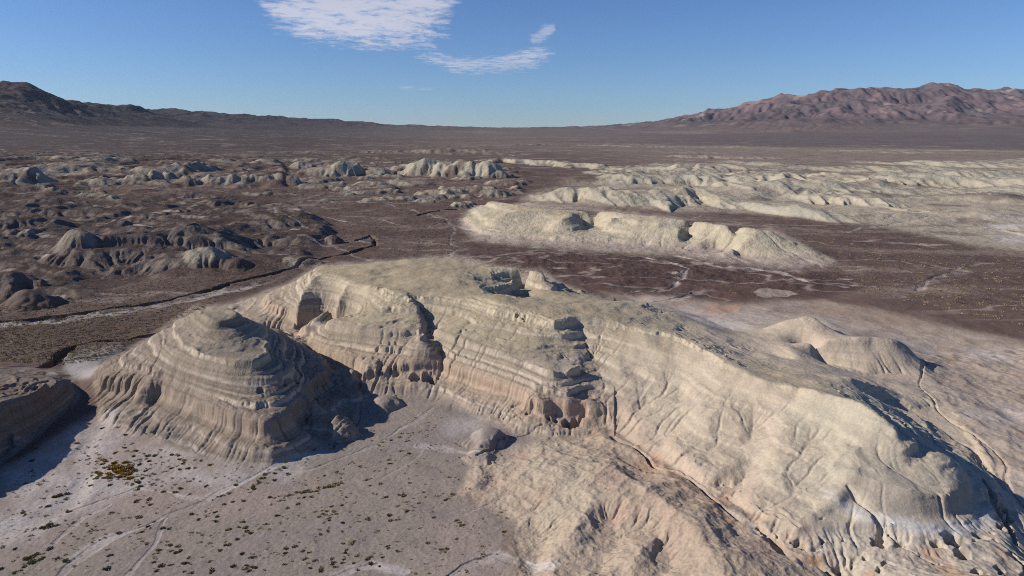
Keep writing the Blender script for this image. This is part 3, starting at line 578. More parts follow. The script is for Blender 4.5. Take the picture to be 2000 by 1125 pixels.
# ravine down the rocky line on the right
carve([(1200, 845), (1260, 885), (1330, 930), (1400, 978), (1440, 1015)], 0.5, 1.0, z=4, seed=13, wob=0.8, pale=0.3)
carve([(1485, 1035), (1530, 1075), (1600, 1095), (1650, 1120)], 0.7, 1.0, z=4, seed=14, wob=0.8, pale=0)
carve([(1650, 990), (1700, 1020), (1760, 1060), (1830, 1090)], 0.35, 0.5, z=5, seed=16, wob=0.6, pale=0.4)
carve([(1910, 940), (1950, 1000), (1990, 1050)], 0.5, 1.0, z=4.5, seed=17, wob=0.8, pale=0)
carve([(1790, 700), (1830, 780), (1880, 850), (1950, 940), (2030, 1000)], 0.3, 0.3, z=4, seed=18, wob=4, pale=0)
# arroyos on the plain behind
carve([(-60, 640), (0, 632), (120, 622), (230, 600), (330, 585), (420, 562), (470, 545), (540, 528), (620, 505), (680, 490), (730, 478)], 1.8, 1.7, z=2, seed=20, edge=0.25, pale=0)
carve([(0, 640), (120, 628), (240, 608), (340, 590), (430, 570), (520, 548)], 3.2, 0.3, z=2, seed=21, edge=0.6, pale=0.9)
carve([(95, 722), (112, 712), (118, 695), (150, 678), (200, 668), (250, 668), (300, 655)], 1.8, 1.8, z=2.4, seed=22, edge=0.25, pale=0)
carve([(820, 425), (850, 418), (885, 410)], 2.2, 3, z=1.5, seed=23, edge=0.5, pale=0, wob=4)
carve([(850, 425), (870, 440), (890, 460), (900, 485), (880, 500)], 1.2, 0.3, wob=5, z=1.5, seed=24, edge=0.4, pale=0.3)
carve([(660, 470), (690, 472), (730, 462), (740, 480)], 1.5, 1.6, wob=4, z=1.5, seed=25, edge=0.4, pale=0)
carve([(1080, 498), (1180, 500), (1260, 505), (1350, 530), (1300, 560), (1220, 575)], 1.2, 0.3, z=1.5, seed=26, edge=0.7, pale=0.9, wob=4)
carve([(1330, 500), (1420, 520), (1560, 545), (1640, 560)], 1.2, .3, z=1.5, seed=27, edge=0.7, pale=0.9, wob=4)
for k in range(34):                                  # small threads of wash on the plains
    a0 = rnd.uniform(520, 900) if k < 16 else rnd.uniform(1150, 1900); b0 = rnd.uniform(390, 480) if k < 16 else rnd.uniform(440, 600)
    l_ = rnd.uniform(40, 160); sl0 = rnd.uniform(-0.3, 0.35)
    carve([(a0, b0), (a0 + l_ * 0.5, b0 + l_ * 0.5 * sl0), (a0 + l_, b0 + l_ * sl0 + rnd.uniform(-4, 4))], rnd.uniform(0.8, 1.6), rnd.uniform(0.15, 0.45), z=1, seed=60 + k, wob=3, pale=0.6)
# hollows weathered out of the pink cliff
for (a, b, zz, r, dp) in ((1112, 800, 6.4, 1.6, 4.5), (1125, 793, 7.0, 1.4, 4.0), (1141, 788, 7.0, 0.9, 3), (1085, 795, 6.6, 0.6, 2), (1040, 788, 6.6, 0.8, 2.2), (1070, 800, 6, .5, 1.6), (1030, 780, 7.4, 0.6, 1.6), (810, 702, 9.4, 1.4, 2.6), (835, 700, 9.6, 1.6, 2.6), (848, 708, 9.0, 1.2, 2.8), (775, 697, 9.6, 0.7, 1.6), (1860, 1055, 5, 1.3, 2.5), (1880, 1080, 4.6, 1.1, 2), (1915, 1045, 5, 1.0, 2), (550, 750, 10.2, 1.0, 1.0), (510, 768, 9.6, .8, .7), (575, 735, 10.5, .9, 1.0)):
    x0, y0, _ = P(a, b, zz); rr = math.hypot(x0, y0); e = r * 2 / rr; u0 = math.atan2(x0, y0)
    s = (slice(np.searchsorted(VV, math.log(rr - r * 2)), np.searchsorted(VV, math.log(rr + r * 2))), slice(np.searchsorted(UU, u0 - e), np.searchsorted(UU, u0 + e)))
    d = np.hypot(XF[s] - x0, YF[s] - y0) / r * (1 + 0.3 * fbm(XF[s], YF[s], 1.0, 2, 5))
    Z[s] -= dp * (1 - sstep(0.7, 1.0, d))
# distant detail
Z += up(slope_far, False) * ((ridged(XF, YF, 700, 5, 311, 0.5) - 0.45) * 44 + (ridged(XF, YF, 190, 3, 312, 0.5) - 0.45) * 12) * (RF > 3500)
PL_ = (RF > 200) & (RF < 1000)
Z += PL_ * (1 - up(nearm, False)) * (ridged(XF, YF, 11, 3, 192) * 0.30)
M = slice(n_end, NV)
x, y = XF[M], YF[M]
am = np.exp(VV[M])[:, None]
Z[M] += ((ridged(x, y, 12, 3, 97) * 0.45) * (am < 1500) + ridged(x, y, 60, 3, 98) * 1.2 * (am > 600)) * np.clip(0.35 + PL[M] * 1.0 + rg.mean() * 0, 0, 1.4)
log("detail")

# ------------------------------------------------------------------ ground colours (the earth's own colour, with some shade painted in)
PXF, PYF = project(XF, YF, Z)
gv = np.gradient(Z, axis=0) / (np.gradient(np.exp(VV))[:, None]); gu = np.gradient(Z, axis=1) / (RF * (UU[1] - UU[0]))
SL = np.hypot(gv, gu).astype(np.float32); del gv, gu
wpx = fbm(XF, YF, 30, 4, 110) * 700 * 6 / np.maximum(RF, 60) ; wpy = fbm(XF, YF, 30, 4, 114) * 350 * 6 / np.maximum(RF, 60)
WX, WY = PXF + wpx, PYF + wpy * np.clip(60 / RF * 4, 0.15, 1)
def mk(pts, blur=4): return mask(WX, WY, pts, blur).astype(np.float32)
def C3(r, g, b): return np.array((r, g, b), np.float32)
def s2l(r, g, b):
    return C3(*[((c / 255 + 0.055) / 1.055) ** 2.4 if c > 10 else c / 255 / 12.92 for c in (r, g, b)])
col = np.empty(Z.shape + (3,), np.float32)
nA = fbm(XF, YF, 8, 4, 120).astype(np.float32); nB = fbm(XF, YF, 45, 5, 124).astype(np.float32); nC = fbm(XF, YF, 2.0, 3, 128).astype(np.float32)
nD = fbm(XF * 0.35, YF * 1.6, 40, 4, 131).astype(np.float32)
BROWN = C3(0.098, 0.066, 0.052); BROWN2 = C3(0.148, 0.106, 0.085); FLOOR = C3(0.265, 0.222, 0.182); WHITE = C3(0.46, 0.43, 0.40)
PALEY = C3(0.47, 0.41, 0.29); PALEG = C3(0.405, 0.342, 0.248); TAN = C3(0.42, 0.345, 0.225); BEIGE = C3(0.345, 0.275, 0.21); PINK = C3(0.41, 0.30, 0.225); RUST = C3(0.36, 0.20, 0.12); GREY = C3(0.24, 0.225, 0.195)
def lerp(m, c, a=1.0):
    m = np.clip(m * a, 0, 1)[..., None]
    col[...] = col * (1 - m) + c * m
t = np.clip(0.5 + nB * 1.1 + nD * 0.6, 0, 1)[..., None]
col[...] = BROWN * (1 - t) + BROWN2 * t
# far plain and fans
fp = sstep(1200, 2600, RF).astype(np.float32)
lerp(fp, C3(0.165, 0.128, 0.105), 0.8)
nF = fbm(XF * 0.4, YF, 700, 5, 134).astype(np.float32)
lerp(fp * np.clip(nF * 2.0, 0, 1), C3(0.24, 0.195, 0.16), 0.6)
right = sstep(0.0, 0.35, np.repeat(UU[None], NV, 0)).astype(np.float32)
lerp(sstep(600, 1100, RF) * right * (1 - sstep(2500, 3200, RF)), C3(0.25, 0.20, 0.16), 0.8)
lerp(sstep(2600, 3400, RF) * right * (1 - sstep(8000, 11000, RF)), C3(0.125, 0.098, 0.09), 0.8)
lerp(sstep(900, 1800, RF) * (1 - sstep(-0.35, 0.0, UU)[None]).astype(np.float32), C3(0.066, 0.049, 0.042), 0.9)  # brown left fan, darkened further toward the left to stand for vignetting
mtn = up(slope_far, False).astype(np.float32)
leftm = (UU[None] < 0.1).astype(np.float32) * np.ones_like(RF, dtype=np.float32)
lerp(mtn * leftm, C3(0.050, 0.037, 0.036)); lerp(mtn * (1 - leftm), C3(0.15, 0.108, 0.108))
lerp(mtn * (1 - leftm) * (1 - sstep(230, 420, Z)), C3(0.095, 0.072, 0.072), 0.85)
nM = fbm(XF, YF, 1600, 5, 140).astype(np.float32); nM2 = fbm(XF, YF, 700, 5, 145).astype(np.float32)
lerp(mtn * (1 - leftm) * np.clip(nM * 4 - 0.4, 0, 1) * sstep(200, 420, Z), C3(0.28, 0.195, 0.175), 0.75)
lerp(mtn * (1 - leftm) * np.clip(-nM * 4 - 0.3, 0, 1), C3(0.115, 0.10, 0.095), 0.9)
lerp(mtn * (1 - leftm) * np.clip(nM2 * 6 - 1.8, 0, 1), C3(0.38, 0.31, 0.26), 0.8)
# middle distance: pale clay
lerp(mk([(1010, 388), (1120, 352), (1300, 342), (1800, 348), (2400, 350), (2400, 560), (2000, 515), (1850, 470), (1700, 440), (1500, 420), (1380, 414), (1200, 408), (1020, 402)], 2), C3(0.39, 0.335, 0.25), 0.95)
lerp(mk([(1350, 370), (2400, 370), (2400, 385), (1500, 388)]), C3(0.40, 0.36, 0.29), 0.5)
lerp(mk([(1400, 418), (1700, 440), (1850, 472), (2100, 505), (2300, 600), (2300, 700), (2000, 655), (1800, 620), (1600, 600), (1700, 560), (1640, 490), (1500, 440)], 2), C3(0.125, 0.086, 0.068) , 0.95)
lerp(mk([(1640, 362), (1900, 360), (2300, 395), (1900, 382), (1500, 378)], 2) * (nA > -0.2), BROWN, 0.7)
lerp(mk([(1020, 395), (1200, 402), (1460, 432), (1700, 455), (1560, 455), (1400, 432), (1180, 412), (960, 400)], 2), C3(0.15, 0.105, 0.085), 0.9)
lerp(mk([(930, 300), (1180, 320), (1500, 350), (1250, 358), (1100, 345), (960, 330)], 4), C3(0.125, 0.087, 0.072), 0.6)
lerp(mk([(880, 365), (980, 355), (1060, 350), (1200, 362), (1100, 375), (1010, 392), (880, 395)], 2), C3(0.13, 0.09, 0.073), 0.5)
pl_ = sstep(200, 300, RF) * (1 - sstep(2500, 4000, RF))
th = np.abs(fbm(XF * 0.55 + fbm(XF, YF, 60, 3, 181) * 12, YF, 70, 5, 180)).astype(np.float32)
lerp(pl_ * (1 - sstep(0.008, 0.03, th)) * np.clip(0.5 + nB * 2, 0.05, 1), C3(0.30, 0.245, 0.205), 0.75)
th = np.abs(fbm(XF * 0.5, YF * 1.2 + XF * .2, 240, 6, 183)).astype(np.float32)
lerp(sstep(500, 900, RF) * (1 - sstep(5000, 9000, RF)) * (1 - sstep(0.01, 0.03, th)), C3(0.31, 0.255, 0.21), 0.6)
ds = fbm(XF * 0.6, YF, 26, 4, 185).astype(np.float32)
lerp(pl_ * sstep(0.05, 0.4, ds), C3(0.085, 0.058, 0.048), 0.5); lerp(pl_ * sstep(0.38, 0.5, ds * -1), C3(0.30, 0.25, 0.21), 0.5)
stk = fbm(XF * 0.22 + YF * 0.25, YF * 1.3, 46, 4, 410).astype(np.float32)
lerp(sstep(230, 300, RF) * (1 - sstep(800, 1000, RF)) * right * sstep(0.08, 0.4, stk), C3(0.26, 0.20, 0.155), 0.55)
lerp(sstep(230, 300, RF) * (1 - sstep(1400, 1800, RF)) * right * sstep(0.28, 0.45, fbm(XF * 0.3, YF * 1.2, 24, 4, 411)), C3(0.40, 0.35, 0.29), 0.6)
# dark varnished flat behind the ridge
dk = mk([(880, 500), (1040, 482), (1150, 492), (1330, 505), (1560, 535), (1640, 530), (1700, 560), (1600, 590), (1400, 585), (1180, 578), (1000, 530)], 3)
lerp(dk, C3(0.095, 0.062, 0.052), 0.95)
lerp(dk * sstep(0.315, 0.35, np.abs(fbm(XF * 0.5, YF * 1.3, 34, 4, 150)) * -1 + 0.36), C3(0.40, 0.33, 0.28), 0.45)
lerp(dk * sstep(0.33, 0.40, fbm(XF * .6, YF, 16, 3, 152)), C3(0.38, 0.31, 0.25), 0.85)
# sandy flat behind the ridge at right
sand = mk([(1130, 572), (1250, 578), (1420, 590), (1600, 588), (1800, 625), (2050, 680), (2400, 760), (2400, 960), (1980, 1000), (1880, 900), (1800, 720), (1600, 690), (1420, 650), (1260, 590)], 3)
lerp(sand, C3(0.37, 0.30, 0.235)); lerp(sand * np.clip(nB * 3, 0, 1), C3(0.43, 0.38, 0.33)); lerp(sand * np.clip(-nA * 3 - 0.3, 0, 1), C3(0.30, 0.225, 0.16), 0.8)
lerp(mk([(1450, 588), (1700, 600), (1900, 640), (1700, 635), (1500, 610)], 4), C3(0.26, 0.19, 0.145), 0.6)
lerp(mk([(1370, 592), (1440, 595), (1430, 615), (1380, 610)], 3) * (nC > -0.15), C3(0.40, 0.20, 0.12), 0.7)
lerp(mk([(1900, 420), (2100, 430), (2200, 520), (1960, 480)], 8) * np.clip(0.5 + nD * 3, 0, 1), WHITE, 0.7)
# foreground floor
fl = mk([(-400, 900), (0, 930), (190, 800), (400, 890), (530, 905), (690, 830), (720, 750), (880, 770), (940, 815), (1060, 860), (960, 920), (1020, 1010), (990, 1080), (1050, 1400), (-400, 1400)], 3)
lerp(fl, FLOOR); lerp(fl * sstep(0.1, 0.35, fbm(XF, YF, 5, 4, 190)), C3(0.22, 0.185, 0.165), 0.5); lerp(fl * np.clip(nB * 3, 0, 1), C3(0.24, 0.205, 0.185), 0.8); lerp(fl * np.clip(-nB * 3 - .2, 0, 1), C3(0.33, 0.26, 0.225), 0.7)
lerp(mk([(-300, 960), (60, 900), (150, 830), (260, 845), (400, 890), (560, 905), (680, 860), (640, 895), (560, 950), (400, 950), (330, 945), (250, 950), (150, 1000), (0, 1060), (-300, 1080)], 5) * np.clip(0.6 + nA * 1.6, 0, 1), WHITE, 0.52)
lerp(mk([(850, 820), (940, 825), (930, 845), (860, 850)], 4), WHITE, 0.4); lerp(mk([(130, 700), (200, 700), (180, 740), (120, 735)], 3), WHITE, 0.7)
lerp(mk([(150, 690), (230, 670), (260, 690), (170, 712)], 3), C3(0.24, 0.22, 0.19), 0.8)
# left rough hills: pale clay showing where slopes are cut
lf = up(rg, False).astype(np.float32)
lerp(lf, C3(0.066, 0.046, 0.038), 0.88)
lerp(lf * sstep(0.22, 0.45, SL + nA * 0.5), C3(0.26, 0.22, 0.19), 0.35)
lerp(lf * sstep(0.33, 0.42, fbm(XF * 0.5, YF, 18, 4, 160)), C3(0.36, 0.30, 0.26), 0.75)
# outcrops that carry pale clay
pw = np.clip(PL, 0, 1) * sstep(0.05, 0.30, SL + nA * 0.3 + 0.08) * (1 - leftm * (RF < 1500) * sstep(0.05, 0.3, fbm(XF, YF, 30, 4, 191)) * 0.8)
pg = np.clip(0.5 + nB * 1.5, 0, 1)[..., None]
lerp(pw * (RF > 280), C3(0.43, 0.375, 0.265) * (1 - pg) + C3(0.36, 0.34, 0.27) * pg, 0.95)
lerp(pw * (RF > 280) * (1 - sstep(-0.32, -0.05, UU)[None]), C3(0.25, 0.225, 0.185), 0.65)  # clay of the left outcrops darkened to paint in their shaded look
lerp(np.clip(PL, 0, 1) * (RF > 280) * (UU[None] < 0.0) * (SL < 0.35), C3(0.15, 0.105, 0.085), 0.6)
mm = mask(PXF, PYF, MIDR, 2).astype(np.float32) * (RF > 280) * (RF < 560)
lerp(mm * sstep(1.2, 3.2, Z + nA), C3(0.44, 0.385, 0.275)); lerp(mm * (1 - sstep(2, 5, Z)) * sstep(0.8, 1.6, Z), C3(0.40, 0.33, 0.27), 0.8)
lerp(mm * (SL < 0.2) * (Z > 11), TAN, 0.6)
# near ridge, butte
nr = slice(0, n_end)
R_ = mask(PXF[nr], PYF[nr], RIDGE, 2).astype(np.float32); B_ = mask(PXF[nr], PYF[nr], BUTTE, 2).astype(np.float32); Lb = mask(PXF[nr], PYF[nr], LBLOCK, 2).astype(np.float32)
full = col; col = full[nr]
x, y, z = XF[nr], YF[nr], Z[nr]
S = S_PRE + 0.12 * flute
na, nb, nc = nA[nr], nB[nr], nC[nr]; sl2 = SL[nr]
hl = np.clip(R_ + B_ + Lb, 0, 1)
lerp(hl, BEIGE)
lerp(hl * sstep(9.3, 10.5, S), C3(0.365, 0.305, 0.23)); lerp(hl * sstep(12.5, 15.5, S), PALEG)
lerp(hl * (sstep(6.2, 7.0, S) * (1 - sstep(9.0, 9.8, S))) * (sl2 > 0.5), PINK, 0.75)
lerp(hl * (1 - sstep(3, 5, S)), C3(0.33, 0.275, 0.235), 0.8)
lerp(B_, C3(0.185, 0.154, 0.122), 0.74); lerp(Lb, C3(0.15, 0.12, 0.096), 0.85)  # butte and left bluff darkened in colour to stand for backlit shading
lerp(R_ * (1 - sstep(650, 1250, PXF[nr])), C3(0.27, 0.225, 0.165), 0.5)  # ridge colour darkens leftward, painting in its backlit tone
for s0, w_, c_, a_ in ((13.1, .15, C3(0.52, 0.45, 0.36), .8), (12.6, .25, C3(0.20, 0.16, 0.125), .7), (10.3, .12, C3(0.50, 0.42, 0.33), .8), (9.9, .25, C3(.20, .155, .12), .75), (11.6, .10, C3(.47, .41, .33), .6), (11.25, .2, C3(.22, .18, .14), .65), (14.6, .10, C3(.48, .42, .33), .6), (14.2, .25, C3(.22, .185, .14), .65), (16.3, .12, C3(0.50, 0.44, 0.34), .7), (15.8, .3, C3(0.22, 0.185, 0.14), .65), (4.6, .15, C3(.45, .39, .33), .6), (2.9, .2, C3(.44, .40, .36), .5)):  # pale ledge beds; the dark bands below them paint in ledge shadow
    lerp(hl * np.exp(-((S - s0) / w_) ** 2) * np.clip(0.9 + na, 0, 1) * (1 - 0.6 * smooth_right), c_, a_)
bed = perlin(S * 1.9, x * 0.01, 403) * 1.5 + perlin(S * 4.6, x * 0.02, 404)
bedm = hl * (1 - 0.6 * smooth_right) * sstep(0.15, 0.35, sl2)
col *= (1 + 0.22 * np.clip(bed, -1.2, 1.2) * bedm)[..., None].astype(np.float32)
rr_ = sstep(1100, 1350, PXF[nr])
lerp(R_ * rr_, C3(0.46, 0.385, 0.29), 0.75)
lerp(R_ * rr_ * np.clip(nb * 3, 0, 1), C3(0.40, 0.37, 0.285), 0.7); lerp(R_ * rr_ * np.clip(-nb * 3 - .2, 0, 1), C3(0.46, 0.37, 0.28), 0.6)
top = R_ * sstep(11.0, 13.5, z) * sstep(-0.30, 0.02, 0.12 - (z < 12.5) * 0.2) * (1 - sstep(0.25, 0.5, sl2))
lerp(top * (1 - 0.45 * rr_), TAN * 0.9, 0.9); lerp(top * np.clip(na * 3, 0, 1), C3(0.37, 0.325, 0.22), 0.6)
rimw = R_ * sstep(15.0, 17, z) * sstep(0.5, 0.8, sl2)
lerp(rimw * np.clip(0.7 + nc * 1.5, 0, 1), PALEY, 0.75)
FH = mk(FHILL, 14)[nr]; RFt = mk(RFOOT, 3)[nr]
lerp(FH * 1.2, C3(0.37, 0.295, 0.22)); lerp(FH * np.clip(nb * 4 + 0.2, 0, 1), C3(0.405, 0.345, 0.255), 0.8); lerp(FH * np.clip(-na * 3 - .3, 0, 1), C3(0.40, 0.29, 0.22), 0.7); lerp(FH * np.clip(-nb * 4 - .4, 0, 1) * np.clip(.6 + na * 2, 0, 1), C3(0.24, 0.17, 0.11), 0.8)
lerp(RFt, C3(0.43, 0.37, 0.29)); lerp(RFt * np.clip(-na * 4 - 0.4, 0, 1), C3(0.38, 0.25, 0.16), 0.7); lerp(RFt * np.clip(nb * 3, 0, 1), C3(0.44, 0.40, 0.34), 0.8)
rocky = mask(WX[nr], WY[nr], [(1180, 820), (1260, 860), (1340, 900), (1450, 960), (1560, 1010), (1650, 1080), (1600, 1125), (1450, 1040), (1380, 990), (1280, 930), (1160, 860)], 6).astype(np.float32)
lerp(rocky * sstep(-0.1, 0.2, nc + na), C3(0.45, 0.33, 0.24), 0.7); lerp(rocky * sstep(0.15, 0.3, na), RUST, 0.5)
apron = mask(WX[nr], WY[nr], [(1600, 950), (1700, 1008), (1800, 1022), (1880, 1018), (1930, 985), (1950, 1000), (1890, 1045), (1780, 1045), (1680, 1022)], 3).astype(np.float32)
lerp(apron, C3(0.50, 0.48, 0.45), 0.8)
dband = mask(PXF[nr], PYF[nr], [(1640, 925), (1720, 940), (1890, 935), (1895, 990), (1850, 1008), (1740, 1004)], 4).astype(np.float32)
lerp(dband * (sl2 > 0.35), C3(0.30, 0.26, 0.215), 0.75)
lerp((PXF[nr] > 1880) * RFt * sstep(-0.1, 0.3, na) , C3(0.22, 0.21, 0.185), 0.6)
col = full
lerp(WASH * 0.8, C3(0.44, 0.395, 0.355))
# speckle: stones and salts
spk = perlin(XF / 0.5, YF / 0.5, 170) * (RF < 260) * (1 - 0.7 * NR)
col *= (1 + 0.08 * nC + 0.10 * nA + 0.14 * spk)[..., None]
np.clip(col, 0.02, 0.8, out=col)
log("colours")

# ------------------------------------------------------------------ ground material
def new_mat(name):
    m = bpy.data.materials.new(name); m.use_nodes = True; nt = m.node_tree
    b = nt.nodes["Principled BSDF"]; b.inputs["Roughness"].default_value = 0.95
    b.inputs["Specular IOR Level"].default_value = 0.1
    return m, nt, b
def earth_material(name, bump_scale, bump_dist, fine):
    m, nt, b = new_mat(name); N_, K = nt.nodes, nt.links
    at = N_.new("ShaderNodeAttribute"); at.attribute_name = "earth"
    geo = N_.new("ShaderNodeNewGeometry")
    n1 = N_.new("ShaderNodeTexNoise"); n1.inputs["Scale"].default_value = bump_scale; n1.inputs["Detail"].default_value = 8; n1.inputs["Roughness"].default_value = 0.65
    n2 = N_.new("ShaderNodeTexNoise"); n2.inputs["Scale"].default_value = fine; n2.inputs["Detail"].default_value = 6
    K.new(geo.outputs["Position"], n1.inputs["Vector"]); K.new(geo.outputs["Position"], n2.inputs["Vector"])
    mr = N_.new("ShaderNodeMapRange"); mr.inputs[1].default_value = 0.3; mr.inputs[2].default_value = 0.7; mr.inputs[3].default_value = 0.88; mr.inputs[4].default_value = 1.10
    K.new(n2.outputs[0], mr.inputs[0])
    mx = N_.new("ShaderNodeVectorMath"); mx.operation = 'SCALE'
    K.new(at.outputs["Color"], mx.inputs[0]); K.new(mr.outputs[0], mx.inputs["Scale"])
    K.new(mx.outputs[0], b.inputs["Base Color"])
    bp = N_.new("ShaderNodeBump"); bp.inputs["Strength"].default_value = 0.7; bp.inputs["Distance"].default_value = bump_dist
    K.new(n1.outputs[0], bp.inputs["Height"]); K.new(bp.outputs[0], b.inputs["Normal"])
    return m
m_near = earth_material("clay_near", 1.6, 0.16, 2.6)
m_mid = earth_material("clay_middle", 0.22, 2.0, 0.3)
m_far = earth_material("rock_far", 0.006, 14.0, 0.006)

# ------------------------------------------------------------------ split the land into its landforms
cx_ = PXF[:-1, :-1]; cy_ = PYF[:-1, :-1]; rf_ = RF[:-1, :-1]
ids = np.zeros(cx_.shape, np.int8)                   # 0 ground
def setid(k, poly, r0, r1, extra=True):
    m_ = (mask(cx_, cy_, poly, 0) > 0.5) & (rf_ > r0) & (rf_ < r1) & extra
    ids[m_] = k
setid(1, RIDGE, 60, 262); setid(2, BUTTE, 100, 180); setid(3, LBLOCK, 90, 200); setid(4, FHILL, 55, 140); setid(5, MIDR, 290, 520); setid(6, ROUGH, 230, 700)
plm = PL[:-1, :-1] > 0.25
ids[(plm) & (rf_ > 520) & (ids == 0)] = 7
mt_ = mtn[:-1, :-1] > 0.12
ids[mt_ & (UU[None, :-1] < 0.12)] = 8; ids[mt_ & (UU[None, :-1] >= 0.12)] = 9
NAMES = {0: ("ground", m_near, "desert floor of grey gravel, white washes and brown stony plain"), 1: ("ridge_hill", m_near, "long pale flat topped clay ridge with ledges running to the lower right"),
         2: ("butte_hill", m_near, "grey stepped clay butte with small cap and fluted pink cliff"), 3: ("cliff_hill", m_near, "shaded clay bluff cut off by the picture's edge"),
         4: ("foreground_hill", m_near, "low rounded tan hill with dark creases in front of the ridge"), 5: ("middle_hill", m_mid, "pale ridge standing alone behind the brown flat"),
         6: ("dark_hills", m_mid, "dark brown broken hills left of the dry wash"), 7: ("pale_hills", m_mid, "rows of pale yellow badland hills across the plain"),
         8: ("dark_mountains", m_far, "dark brown mountains sloping down from the left skyline"), 9: ("mountains", m_far, "purple and pink mountain range on the skyline")}
vid = (np.arange(NV)[:, None] * NU + np.arange(NU)[None]).astype(np.int32)
XYZ = np.stack([XF, YF, Z], -1).reshape(-1, 3).astype(np.float32)
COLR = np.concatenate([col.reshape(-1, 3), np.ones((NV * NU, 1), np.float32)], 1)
def build_land(name, fsel, mats, midx, label):
    a = vid[:-1, :-1][fsel]; b = vid[:-1, 1:][fsel]; c = vid[1:, 1:][fsel]; d = vid[1:, :-1][fsel]
    q = np.stack([a, b, c, d], 1)
    used = np.zeros(NV * NU, bool); used[q.ravel()] = True
    remap = np.cumsum(used) - 1
    q = remap[q].astype(np.int32); v = XYZ[used]
    me = bpy.data.meshes.new(name)
    me.vertices.add(len(v)); me.vertices.foreach_set("co", v.ravel())
    me.loops.add(q.size); me.loops.foreach_set("vertex_index", q.ravel())
    me.polygons.add(len(q)); me.polygons.foreach_set("loop_start", np.arange(0, q.size, 4, dtype=np.int32))
    if midx is not None: me.polygons.foreach_set("material_index", midx[fsel].astype(np.int32))
    ca = me.color_attributes.new("earth", 'FLOAT_COLOR', 'POINT'); ca.data.foreach_set("color", COLR[used].ravel())
    for m_ in mats: me.materials.append(m_)
    me.update(calc_edges=True)
    me.shade_smooth()
    o = bpy.data.objects.new(name, me); C.objects.link(o); o["kind"] = "structure"; o["label"] = label
    return o
midx_all = (rf_ > 280).astype(np.int8) + (rf_ > 3200)
for k, (nm, mt0, lab) in NAMES.items():
    fs = ids == k
    if not fs.any(): continue
    build_land(nm, fs, [m_near, m_mid, m_far], midx_all, lab)
log("land built", NV * NU)
# the rest of the desert, round and behind the drone
def skirt():
    V, Fc, Cc = [], [], []
    ang = np.concatenate([np.linspace(0.86, 2 * math.pi - 0.86, 60)])
    rs_ = np.exp(np.linspace(math.log(50), math.log(25000), 50))
    zr = [float(np.interp(math.log(r), VV, Z[:, -1])) for r in rs_]; zl = [float(np.interp(math.log(r), VV, Z[:, 0])) for r in rs_]
    for j, r in enumerate(rs_):
        for i, a in enumerate(ang):
            t = i / (len(ang) - 1); k = min(1, t * 6) * min(1, (1 - t) * 6)
            z = (zr[j] * (1 - t) + zl[j] * t) * (1 - k) + 0.0 * k
            V.append((r * math.sin(a), r * math.cos(a), z)); Cc.append((0.25, 0.205, 0.175, 1) if r < 300 else (0.16, 0.125, 0.10, 1))
    n = len(ang)
    for j in range(len(rs_) - 1):
        for i in range(n - 1): Fc.append((j * n + i, j * n + i + 1, (j + 1) * n + i + 1, (j + 1) * n + i))
    b = len(V); m = 64
    V.append((0, 0, 0)); Cc.append((0.27, 0.225, 0.195, 1))
    fu = np.linspace(-0.86, 2 * math.pi - 0.86, m, endpoint=False)
    for a in fu:
        aa = a; i = np.searchsorted(UU, aa); z = float(Z[0, min(i, NU - 1)]) if aa < 0.86 else 0.0
        V.append((50.2 * math.sin(a), 50.2 * math.cos(a), z - 0.02)); Cc.append((0.27, 0.225, 0.195, 1))
    for i in range(m): Fc.append((b, b + 1 + (i + 1) % m, b + 1 + i))
    me = bpy.data.meshes.new("desert_plain"); me.from_pydata(V, [], Fc)
    ca = me.color_attributes.new("earth", 'FLOAT_COLOR', 'POINT'); ca.data.foreach_set("color", np.array(Cc, np.float32).ravel())
    me.materials.append(m_near); me.shade_smooth()
    o = bpy.data.objects.new("desert_plain", me); C.objects.link(o); o["kind"] = "structure"; o["label"] = "the desert plain going on beyond the picture's edges"
skirt()

# ------------------------------------------------------------------ shrubs
def ground_z(x, y):
    r = math.hypot(x, y); u = math.atan2(x, y)
    j = int(np.clip(np.searchsorted(VV, math.log(r)), 1, NV - 1)); i = int(np.clip(round((u + 0.86) / (UU[1] - UU[0])), 0, NU - 1))
    return float(Z[j - 1:j + 1, i].min())
def hit(px_, py_):
    """where the line of sight through a photo point first meets the land"""
    x, y, w = ray(px_, py_); u = math.atan2(x, y); i = int(np.clip(round((u + 0.86) / (UU[1] - UU[0])), 0, NU - 1))
    hr = math.hypot(x, y); rr = np.exp(VV); zl = CAMZ + w / hr * rr
    k = np.argmax(Z[:, i] >= zl)
    return (math.sin(u) * rr[k], math.cos(u) * rr[k], float(Z[k, i])), rr[k]
def leaf_mat(name, c1, c2):
    m, nt, b = new_mat(name); oi = nt.nodes.new("ShaderNodeObjectInfo"); tn = nt.nodes.new("ShaderNodeTexNoise"); tn.inputs["Scale"].default_value = 6
    ge = nt.nodes.new("ShaderNodeNewGeometry"); nt.links.new(ge.outputs["Position"], tn.inputs["Vector"])
    ad = nt.nodes.new("ShaderNodeMath"); ad.operation = 'MULTIPLY_ADD'; ad.inputs[1].default_value = 0.7
    nt.links.new(oi.outputs["Random"], ad.inputs[0]); 
    mu = nt.nodes.new("ShaderNodeMath"); mu.operation = 'MULTIPLY'; mu.inputs[1].default_value = 0.5
    nt.links.new(tn.outputs[0], mu.inputs[0]); nt.links.new(mu.outputs[0], ad.inputs[2])
    rp = nt.nodes.new("ShaderNodeMix"); rp.data_type = 'RGBA'; rp.inputs[6].default_value = (*c1, 1); rp.inputs[7].default_value = (*c2, 1)
    nt.links.new(ad.outputs[0], rp.inputs[0]); nt.links.new(rp.outputs[2], b.inputs["Base Color"])
    return m
M_OLIVE = leaf_mat("olive_leaves", (0.19, 0.165, 0.075), (0.36, 0.29, 0.12))
